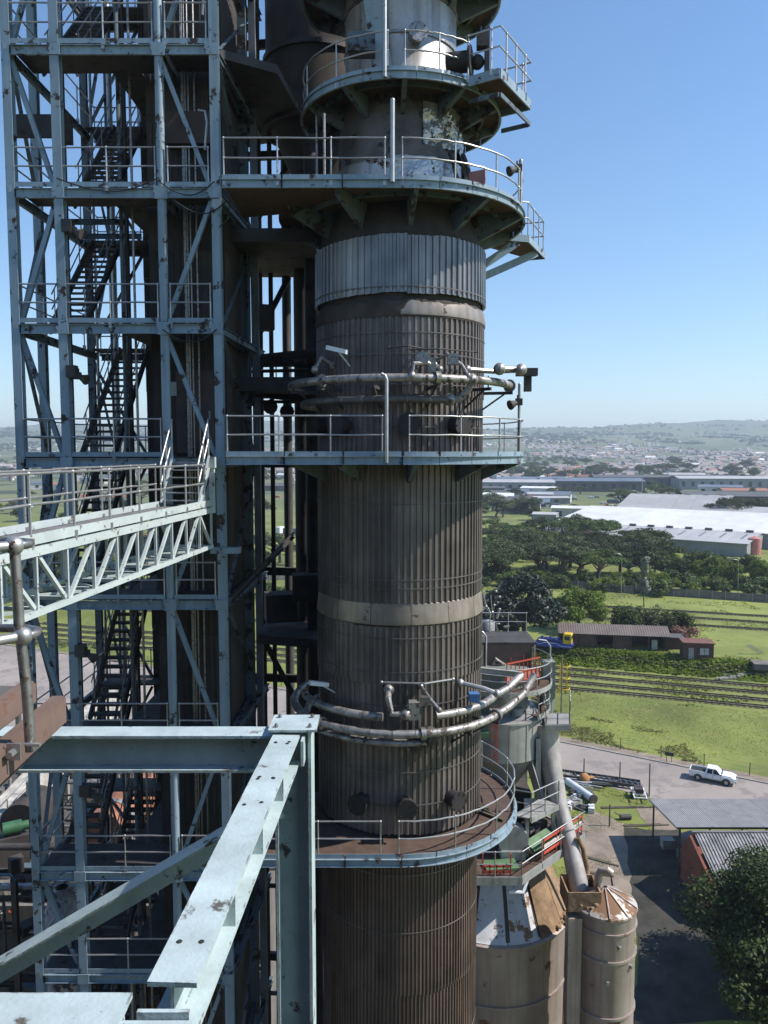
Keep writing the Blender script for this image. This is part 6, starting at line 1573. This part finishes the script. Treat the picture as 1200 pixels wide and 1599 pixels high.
# fallen pale poles by the bank, right
for k in range(7):
    q = on(1130+k*6+r.uniform(-4, 4), 1062-k*1.5+r.uniform(-2, 3), .2); an = R(r.uniform(-5, 25)); d = V(math.cos(an), math.sin(an), 0); solo('concrete_sleeper', MB().bar(q-d*1.6, q+d*1.6, .3, .25).box(q+d*1.2+Z*.14, (.35, .3, .06), an), concrete, 'old sleeper lying in the heap at the end of the bank', 'sleeper', 'sleepers heaped at the end of the bank')
mb = MB(); a = on(1165, 1022, .1)
tr_ = thing('pale_trestle', 'pale leaning trestle at the edge of the green field', 'trestle', tuple(a))
for k in range(3):
    mb = MB(); mb.bar(a+V(.5*k, .3*k, 1.6), a+V(2.6+.5*k, .2*k, .05), .12, .12); part(tr_, 'leg', mb, galv)
mb = MB(); mb.bar(a+V(-.1, -.1, 1.55), a+V(1.2, .75, 1.55), .1, .1); part(tr_, 'cross_bar', mb, galv)
solo('low_plinth', MB().box(on(1192, 1044)+Z*.5, (3.4, 2.6, 1.0), R(-10)).box(on(1192, 1044)+Z*1.05, (3.6, 2.8, .1), R(-10)), concrete_dark, 'low dark plinth beside the siding at the right edge', 'plinth')

# ------------------------------------------------------------------ warehouses beyond the tree belt
def long_house(name, label, e0, e1, depth, ze, zr, zb, wall_m, roof_m, ratio=.5, panels=0, vents=0, vent_m=None, stripes=0):
    """e0..e1 is the front eave on plan; the house runs back from it"""
    e0, e1 = V(e0), V(e1); d = (e1-e0); L_ = d.length; d.normalize(); n = V(-d.y, d.x)
    if n.y < 0: n = -n
    t = thing(name, label, 'warehouse', (e0.x, e0.y, zb))
    def q(s_, w, z): p = e0+d*s_+n*w; return (p.x, p.y, z)
    mb = MB(); a, b, c, e = q(.2, .3, 0), q(L_-.2, .3, 0), q(L_-.2, depth-.3, 0), q(.2, depth-.3, 0); mb.poly([a[:2], b[:2], c[:2], e[:2]], zb-1, ze-.1); part(t, 'wall', mb, wall_m)
    k = max(1, panels); w1 = depth*ratio
    for i in range(k):
        s0, s1 = L_*i/k-(.3 if i == 0 else 0), L_*(i+1)/k+(.3 if i == k-1 else -.12)
        for (wa, za, wb, zb_) in ((-.4, ze-.05, w1, zr), (w1, zr, depth+.4, ze-.05)):
            mb = MB(); mb.add([q(s0, wa, za), q(s1, wa, za), q(s1, wb, zb_), q(s0, wb, zb_), q(s0, wa, za-.25), q(s1, wa, za-.25), q(s1, wb, zb_-.25), q(s0, wb, zb_-.25)], [(0, 1, 2, 3), (7, 6, 5, 4), (0, 4, 5, 1), (1, 5, 6, 2), (2, 6, 7, 3), (3, 7, 4, 0)]); part(t, 'roof_panel', mb, roof_m)
    mb = MB()
    for s_ in (.35, L_-.35): mb.add([q(s_, .3, ze-.1), q(s_, depth-.3, ze-.1), q(s_, w1, zr-.3), q(s_+.1, .3, ze-.1), q(s_+.1, depth-.3, ze-.1), q(s_+.1, w1, zr-.3)], [(0, 1, 2), (5, 4, 3), (0, 2, 5, 3), (1, 4, 5, 2)])
    part(t, 'gable', mb, wall_m, kind='stuff')
    for i in range(vents):
        c = q(L_*(i+.5)/vents, w1-.4, zr+.25); mb = MB(); mb.box(c, (2.6, 1.2, 1.1), math.atan2(d.y, d.x)); part(t, 'roof_vent', mb, vent_m or roof_dark)
        if stripes:
            mb = MB(); zz = lambda w: ze-.05+(zr-ze+.05)*(w+.4)/(w1+.4)+.02; s0 = L_*(i+.5)/vents-.5
            wa, wb = w1*.35, w1*.8; mb.add([q(s0, wa, zz(wa)), q(s0+.9, wa, zz(wa)), q(s0+.9, wb, zz(wb)), q(s0, wb, zz(wb)), q(s0, wa, zz(wa)-.05), q(s0+.9, wa, zz(wa)-.05), q(s0+.9, wb, zz(wb)-.05), q(s0, wb, zz(wb)-.05)], [(0, 1, 2, 3), (0, 4, 5, 1), (1, 5, 6, 2), (3, 2, 6, 7), (0, 3, 7, 4)]); part(t, 'skylight', mb, M('dull_skylight', (.17, .17, .17), .4) if 'dull_skylight' not in MATS else MATS['dull_skylight'])
    return t
GZ = 3.5
long_house('warehouse', 'long warehouse with a pale grey roof and a row of dark vents beyond the bushes', (63.0, 320.0), (129, 271), 46, 8.4, 10.3, GZ, wall_grey, roof_pale, panels=11, vents=11, stripes=1)
long_house('warehouse', 'white-roofed warehouse directly behind the pale grey warehouse', (77, 346.5), (196, 258), 46, 9.6, 14.2, GZ, wall_grey, roof_white, ratio=.96, panels=9)
long_house('warehouse', 'grey warehouse with pale skylight bands set behind the white roof', (121, 408), (172, 383), 75, 9.0, 15.5, GZ, wall_grey, M('mid_grey_roof', (.33, .325, .32), .6, var=.1, scale=.05), ratio=.93, panels=6, vents=6, vent_m=roof_pale)
long_house('warehouse', 'grey end bay adjoining the white-roofed warehouse at the right', (178, 398), (205, 380), 30, 10, 12, GZ, wall_grey, roof_pale, panels=3)
def shed_at(px, py, L_, D_, hh, rise, wm, rm, lab, rot=-20, group='far factory sheds', name='factory_shed'):
    p = gp(px, py); t = thing(name, lab, 'factory shed', (0, 0, 0), group)
    mb = MB(); mb.box((0, D_/2, hh/2-.5), (L_, D_, hh+1)); part(t, 'wall', mb, wm)
    gable_roof(t, -L_/2, L_/2, 0, D_, hh+.02, hh+rise, rm, 0, .6)
    for k in range(max(2, int(L_/9))):
        mb = MB(); mb.box((-L_/2+4+9*k, -.05, hh*.5), (3.2, .1, hh*.45)); part(t, 'window', mb, glass)
    at_local(t, p, R(rot)); return t
shed_at(893, 812, 22, 12, 6.5, 1.0, wall_white, roof_white, 'small white shed left of the long grey warehouse', -20, None)
shed_at(850, 818, 12, 12, 5, .8, wall_grey, roof_pale, 'low pale shed at the left tip of the long warehouse', -20, None)
shed_at(790, 768, 90, 40, 9, 2, wall_grey, roof_pale, 'broad pale factory roof just right of the tower', -8, None)
shed_at(830, 762, 70, 45, 9, 2, roof_dark, roof_blue, 'broad slate-blue factory roof beyond the scrub', -8, None)
shed_at(925, 768, 95, 45, 10, 2.5, roof_dark, roof_blue, 'long slate-blue factory with dark front behind the car park', -8, None)
shed_at(1045, 762, 150, 40, 11, 2, roof_dark, roof_dark, 'long low dark factory across the middle distance', -6, None)
shed_at(1150, 800, 60, 40, 10, 2, roof_dark, roof_dark, 'dark-walled factory behind the skylight warehouse, far right', -12, None)
shed_at(1160, 765, 120, 40, 11, 2, wall_grey, roof_pale, 'pale long factory at the right edge of the middle distance', -6, None)
fl_ = [('grey', wall_grey, roof_pale), ('dark', roof_dark, roof_dark), ('blue-roofed', wall_white, roof_blue), ('white', wall_white, roof_white), ('red-roofed', wall_white, roof_red)]
for k in range(46):
    px = r.uniform(750, 1200) if k % 4 else r.uniform(0, 470); py = r.uniform(741, 800) if k % 4 else r.uniform(735, 800)
    c, wm, rm = fl_[r.randrange(5)]
    if px > 880 and py > 775: px = r.uniform(755, 870)
    shed_at(px, py, r.uniform(30, 48) if k % 3 == 0 else r.uniform(12, 28), r.uniform(10, 26), r.uniform(4, 8), r.uniform(.8, 2.5), wm, rm, f'{"long" if k % 3 == 0 else "small"} {c} factory shed {"close to the round tower" if px < 830 else ("left of the slate-blue factory" if px < 900 else ("behind the white warehouse" if px < 1050 else "at the far right"))}, {"far back" if py < 752 else ("midway back" if py < 770 else "near the scrub")}' if px > 500 else f'small {c} shed seen through the steel frame', r.uniform(-25, 10), 'far factory sheds' if px > 500 else 'sheds seen through the frame')
# parked lorries and cars, far away
def veh(L_, w, h, mat):
    mb = MB(); mb.box((-.4, 0, h*.55), (L_*.72, w, h*.85)); mb.box((L_*.42, 0, h*.42), (L_*.2, w*.95, h*.62)); mb.mi = 1
    for x in (-L_*.3, L_*.35):
        for y in (-w*.45, w*.45): mb.tube((x, y-.1, .3), (x, y+.1, .3), .45, 8)
    me = mb.mesh('parked_lorry', [mat, black]); return me
vm = [(veh(8, 2.4, 3.2, white_paint), 'white lorry parked outside the far factories', 'lorry'), (veh(4.4, 1.8, 1.6, grey_plate), 'grey car parked outside the far factories', 'car'), (veh(4.4, 1.8, 1.6, white_paint), 'white car parked outside the far factories', 'car'), (veh(9, 2.4, 3.2, roof_blue), 'blue lorry parked outside the far factories', 'lorry'), (veh(4.4, 1.8, 1.6, red_paint), 'red car parked outside the far factories', 'car')]
for k in range(120):
    me, lab, cat = vm[r.randrange(5)]; px = r.uniform(755, 1200); py = r.uniform(774, 800) if px < 960 else r.uniform(771, 786)
    if k % 5 == 0: px, py = r.uniform(0, 460), r.uniform(770, 850)
    if px < 500: lab = lab.replace('outside the far factories', 'on waste ground behind the steel frame')
    p = gp(px, py); o = link('parked_lorry' if cat == 'lorry' else 'parked_car', me); o.location = p; o.rotation_euler = (0, 0, R(r.choice((-15, 70))+r.uniform(-6, 6))); tag(o, lab, cat, 'vehicles parked by the far factories' if px > 500 else 'vehicles behind the steel frame')
solo('red_tank', MB().lathe([(.02, 0), (2.2, 0), (2.2, 6), (.05, 6.8)], 0, 0, 20), M('pink_red_tank', (.5, .18, .16), .6), 'pinkish red tank at the end of the long warehouse', 'tank', loc=gp(1178, 866))
solo('green_container', MB().box((0, 0, 1.3), (12, 2.4, 2.6), R(-10)).box((0, 0, 2.65), (12.1, 2.5, .1), R(-10)), M('container_green', (.10, .25, .16), .6), 'green container beside the red tank, far right', 'container', loc=gp(1200, 856))
# chimney stacks and masts over the town
for px, py, h in ((1003, 770, 14), (1076, 744, 12), (912, 752, 16)):
    q = gp(px, py); solo('thin_mast', MB().tube(q, q+Z*h, .5, 8, .25).sphere(q+Z*h, .5, 8, 4), grey_plate, {1003: 'thin mast behind the warehouse with skylights', 1076: 'thin mast among the houses at right', 912: 'thin mast over the slate-blue factory'}[px], 'mast')

# ------------------------------------------------------------------ houses on the far slopes
def house_mesh(w, d, h, mats, into=None, M4=None):
    mb = into or MB(); P = []
    vs = [(-w/2, -d/2, -1), (w/2, -d/2, -1), (w/2, d/2, -1), (-w/2, d/2, -1), (-w/2, -d/2, h), (w/2, -d/2, h), (w/2, d/2, h), (-w/2, d/2, h)]
    rv = [(-w/2-.4, -d/2-.4, h), (w/2+.4, -d/2-.4, h), (w/2+.4, d/2+.4, h), (-w/2-.4, d/2+.4, h), (-w/2+1, 0, h+d*.3), (w/2-1, 0, h+d*.3)]
    if M4: vs = [M4 @ V(p) for p in vs]; rv = [M4 @ V(p) for p in rv]
    mb.mi = 0; mb.add(vs, [(0, 1, 5, 4), (1, 2, 6, 5), (2, 3, 7, 6), (3, 0, 4, 7)])
    mb.mi = 1; mb.add(rv, [(0, 1, 5, 4), (2, 3, 4, 5), (1, 2, 5), (3, 0, 4)])
    return mb if into else mb.mesh('far_house', mats)
hms = [house_mesh(12, 8, 3.2, [wall_white, roof_red]), house_mesh(14, 8, 3.2, [wall_white, roof_rand]), house_mesh(10, 8, 5.5, [wall_white, roof_rand]), house_mesh(18, 10, 3.5, [wall_white, roof_white])]
hl = ['small red-roofed house on the far slope', 'pale grey-roofed house on the far slope', 'two-storey house on the far slope', 'white-roofed house on the far slope']
def spot():
    while True:
        px = r.uniform(745, 1215) if r.random() < .78 else r.uniform(-10, 470)
        y = r.uniform(950, 3000) if r.random() < .6 else r.uniform(1200, 4100); x = (px-600)/1200*y
        if mnoise.noise(V(x/260, y/400, 5)) > -.15-(.3 if y < 1600 else 0)+max(0, (y-2600)/4000): return x, y
for k in range(300):
    x, y = spot(); i = r.choices(range(4), (4, 4, 2, 1))[0]; o = link('far_house', hms[i]); o.location = (x, y, H(x, y)); o.rotation_euler = (0, 0, r.uniform(-.6, .6)); s_ = r.uniform(.9, 1.5); o.scale = (s_,)*3
    lab = hl[i] if x > 0 else hl[i].replace('on the far slope', 'seen far off through the steel frame'); tag(o, lab, 'house', 'houses on the far slope' if x > 0 else 'houses far off behind the steel frame')
mb = MB()
for k in range(1500):
    x, y = spot(); s_ = r.uniform(.8, 1.3); house_mesh(r.uniform(9, 16), 8, r.choice((3, 3, 5)), None, mb, Matrix.Translation((x, y, H(x, y))) @ Matrix.Rotation(r.uniform(-.6, .6), 4, 'Z') @ Matrix.Scale(s_, 4))
o = link('far_houses', mb.mesh('far_houses', [wall_white, roof_rand])); o['kind'] = 'stuff'
# tree cover on the slopes: one mass of small crowns
def far_wood():
    g = np.random.default_rng(3); C = []
    while len(C) < 5200:
        px = g.uniform(-60, 1260); y = g.uniform(950, 4200) if len(C) < 3900 else g.uniform(3000, 5900); x = (px-600)/1200*y
        if mnoise.noise(V(x/300, y/450, 11)) > -.05: C.append((x, y, H(x, y), g.uniform(3, 7)*(1 if y < 3000 else 1.6)))
    C = np.array(C); n = len(C)*14; idx = np.repeat(np.arange(len(C)), 14)
    d = g.normal(size=(n, 3)); d[:, 2] = np.abs(d[:, 2]); d /= np.linalg.norm(d, axis=1)[:, None]
    p = C[idx, :3] + d*C[idx, 3][:, None]*np.array([1, 1, .8]); a = np.cross(d+g.normal(size=(n, 3))*.5, g.normal(size=(n, 3))); a /= np.linalg.norm(a, axis=1)[:, None]; b = np.cross(d, a)
    s_ = (C[idx, 3]*.55)[:, None]; v = np.stack([p+a*s_, p+b*s_*.6, p-a*s_, p-b*s_*.6], 1).reshape(-1, 3)
    me = bpy.data.meshes.new('far_trees'); me.vertices.add(4*n); me.vertices.foreach_set('co', v.ravel()); me.loops.add(4*n); me.loops.foreach_set('vertex_index', np.arange(4*n, dtype=np.int32))
    me.polygons.add(n); me.polygons.foreach_set('loop_start', np.arange(0, 4*n, 4, dtype=np.int32)); me.polygons.foreach_set('loop_total', np.full(n, 4, dtype=np.int32)); me.update(calc_edges=True); me.materials.append(leaf_olive)
    o = link('far_wood', me); o['kind'] = 'stuff'
far_wood()
# rough grass on the bank, the verge and between the sheds
def tufts(n, seed, xr, yr, keep, hgt, name, col=(.23, .26, .06)):
    g = np.random.default_rng(seed); P = []
    while len(P) < n:
        x = g.uniform(*xr); y = g.uniform(*yr)
        if keep(x, y): P.append((x, y, H(x, y)))
    P = np.array(P); an = g.uniform(0, 6.28, n); hh = hgt*g.uniform(.5, 1.5, n); w = hgt*.5
    dx, dy = np.cos(an)*w, np.sin(an)*w; lx, ly = g.normal(size=n)*hgt*1.1, g.normal(size=n)*hgt*1.1
    z0 = P[:, 2]-.05
    v = np.stack([np.stack([P[:, 0]-dx, P[:, 1]-dy, z0], 1), np.stack([P[:, 0]+dx, P[:, 1]+dy, z0], 1), np.stack([P[:, 0]+dx*1.3+lx, P[:, 1]+dy*1.3+ly, z0+hh], 1), np.stack([P[:, 0]-dx*1.3+lx, P[:, 1]-dy*1.3+ly, z0+hh*.8], 1)], 1).reshape(-1, 3)
    me = bpy.data.meshes.new(name); me.vertices.add(4*n); me.vertices.foreach_set('co', v.ravel()); me.loops.add(4*n); me.loops.foreach_set('vertex_index', np.arange(4*n, dtype=np.int32))
    me.polygons.add(n); me.polygons.foreach_set('loop_start', np.arange(0, 4*n, 4, dtype=np.int32)); me.polygons.foreach_set('loop_total', np.full(n, 4, dtype=np.int32)); me.update(calc_edges=True)
    me.materials.append(M('rough_grass_'+str(seed), col, .9, var=.3, scale=.3, transl=.5, spec=.1)); o = link(name, me); o['kind'] = 'stuff'
tufts(26000, 1, (5, 80), (100, 165), lambda x, y: y > yF(x)+3 and (tt(x, y) < 126.5 or 143 < tt(x, y) < 150) , .09, 'rough_grass')
tufts(16000, 9, (-20, 95), (110, 175), lambda x, y: 143.4 < tt(x, y) < 149.3, .36, 'bank_grass', (.19, .255, .045))
tufts(3000, 11, (18, 42), (95, 122), lambda x, y: yF(x)+2.5 < y < yF(x)+12 and mnoise.noise(V(x*.15, y*.25, 8)) > .0, .17, 'roadside_weeds', (.22, .215, .08))
tufts(7000, 7, (-20, 90), (100, 175), lambda x, y: 126 < tt(x, y) < 152 and mnoise.noise(V(x*.09, y*.22, 5)) > .12, .2, 'trackside_weeds', (.19, .22, .05))
tufts(9000, 2, (14, 40), (60, 95), lambda x, y: y < yN(x)-.5 and not (x > 27.5 and y < 80) and mnoise.noise(V(x*.2, y*.2, 0)) > .05, .09, 'lawn_grass')
tufts(9000, 4, (15, 90), (150, 240), lambda x, y: tt(x, y) > 158 and mnoise.noise(V(x*.1, y*.1, 0)) > 0, .2, 'field_grass')
# haze, once everything that lies in it is known
def build_haze():
    mb = MB(); mb.box((0, 4700, 199), (15400, 10500, 404))
    m = bpy.data.materials.new('haze_air'); m.use_nodes = True
    N = m.node_tree.nodes; N.remove(N['Principled BSDF'])
    pv = N.new('ShaderNodeVolumePrincipled'); pv.inputs['Color'].default_value = (0.74, 0.86, 1.0, 1)
    pv.inputs['Density'].default_value = 0.00016; pv.inputs['Anisotropy'].default_value = 0.1
    m.node_tree.links.new(pv.outputs[0], N['Material Output'].inputs['Volume'])
    o = link('haze', mb.mesh('haze', m)); o['kind'] = 'stuff'
build_haze()
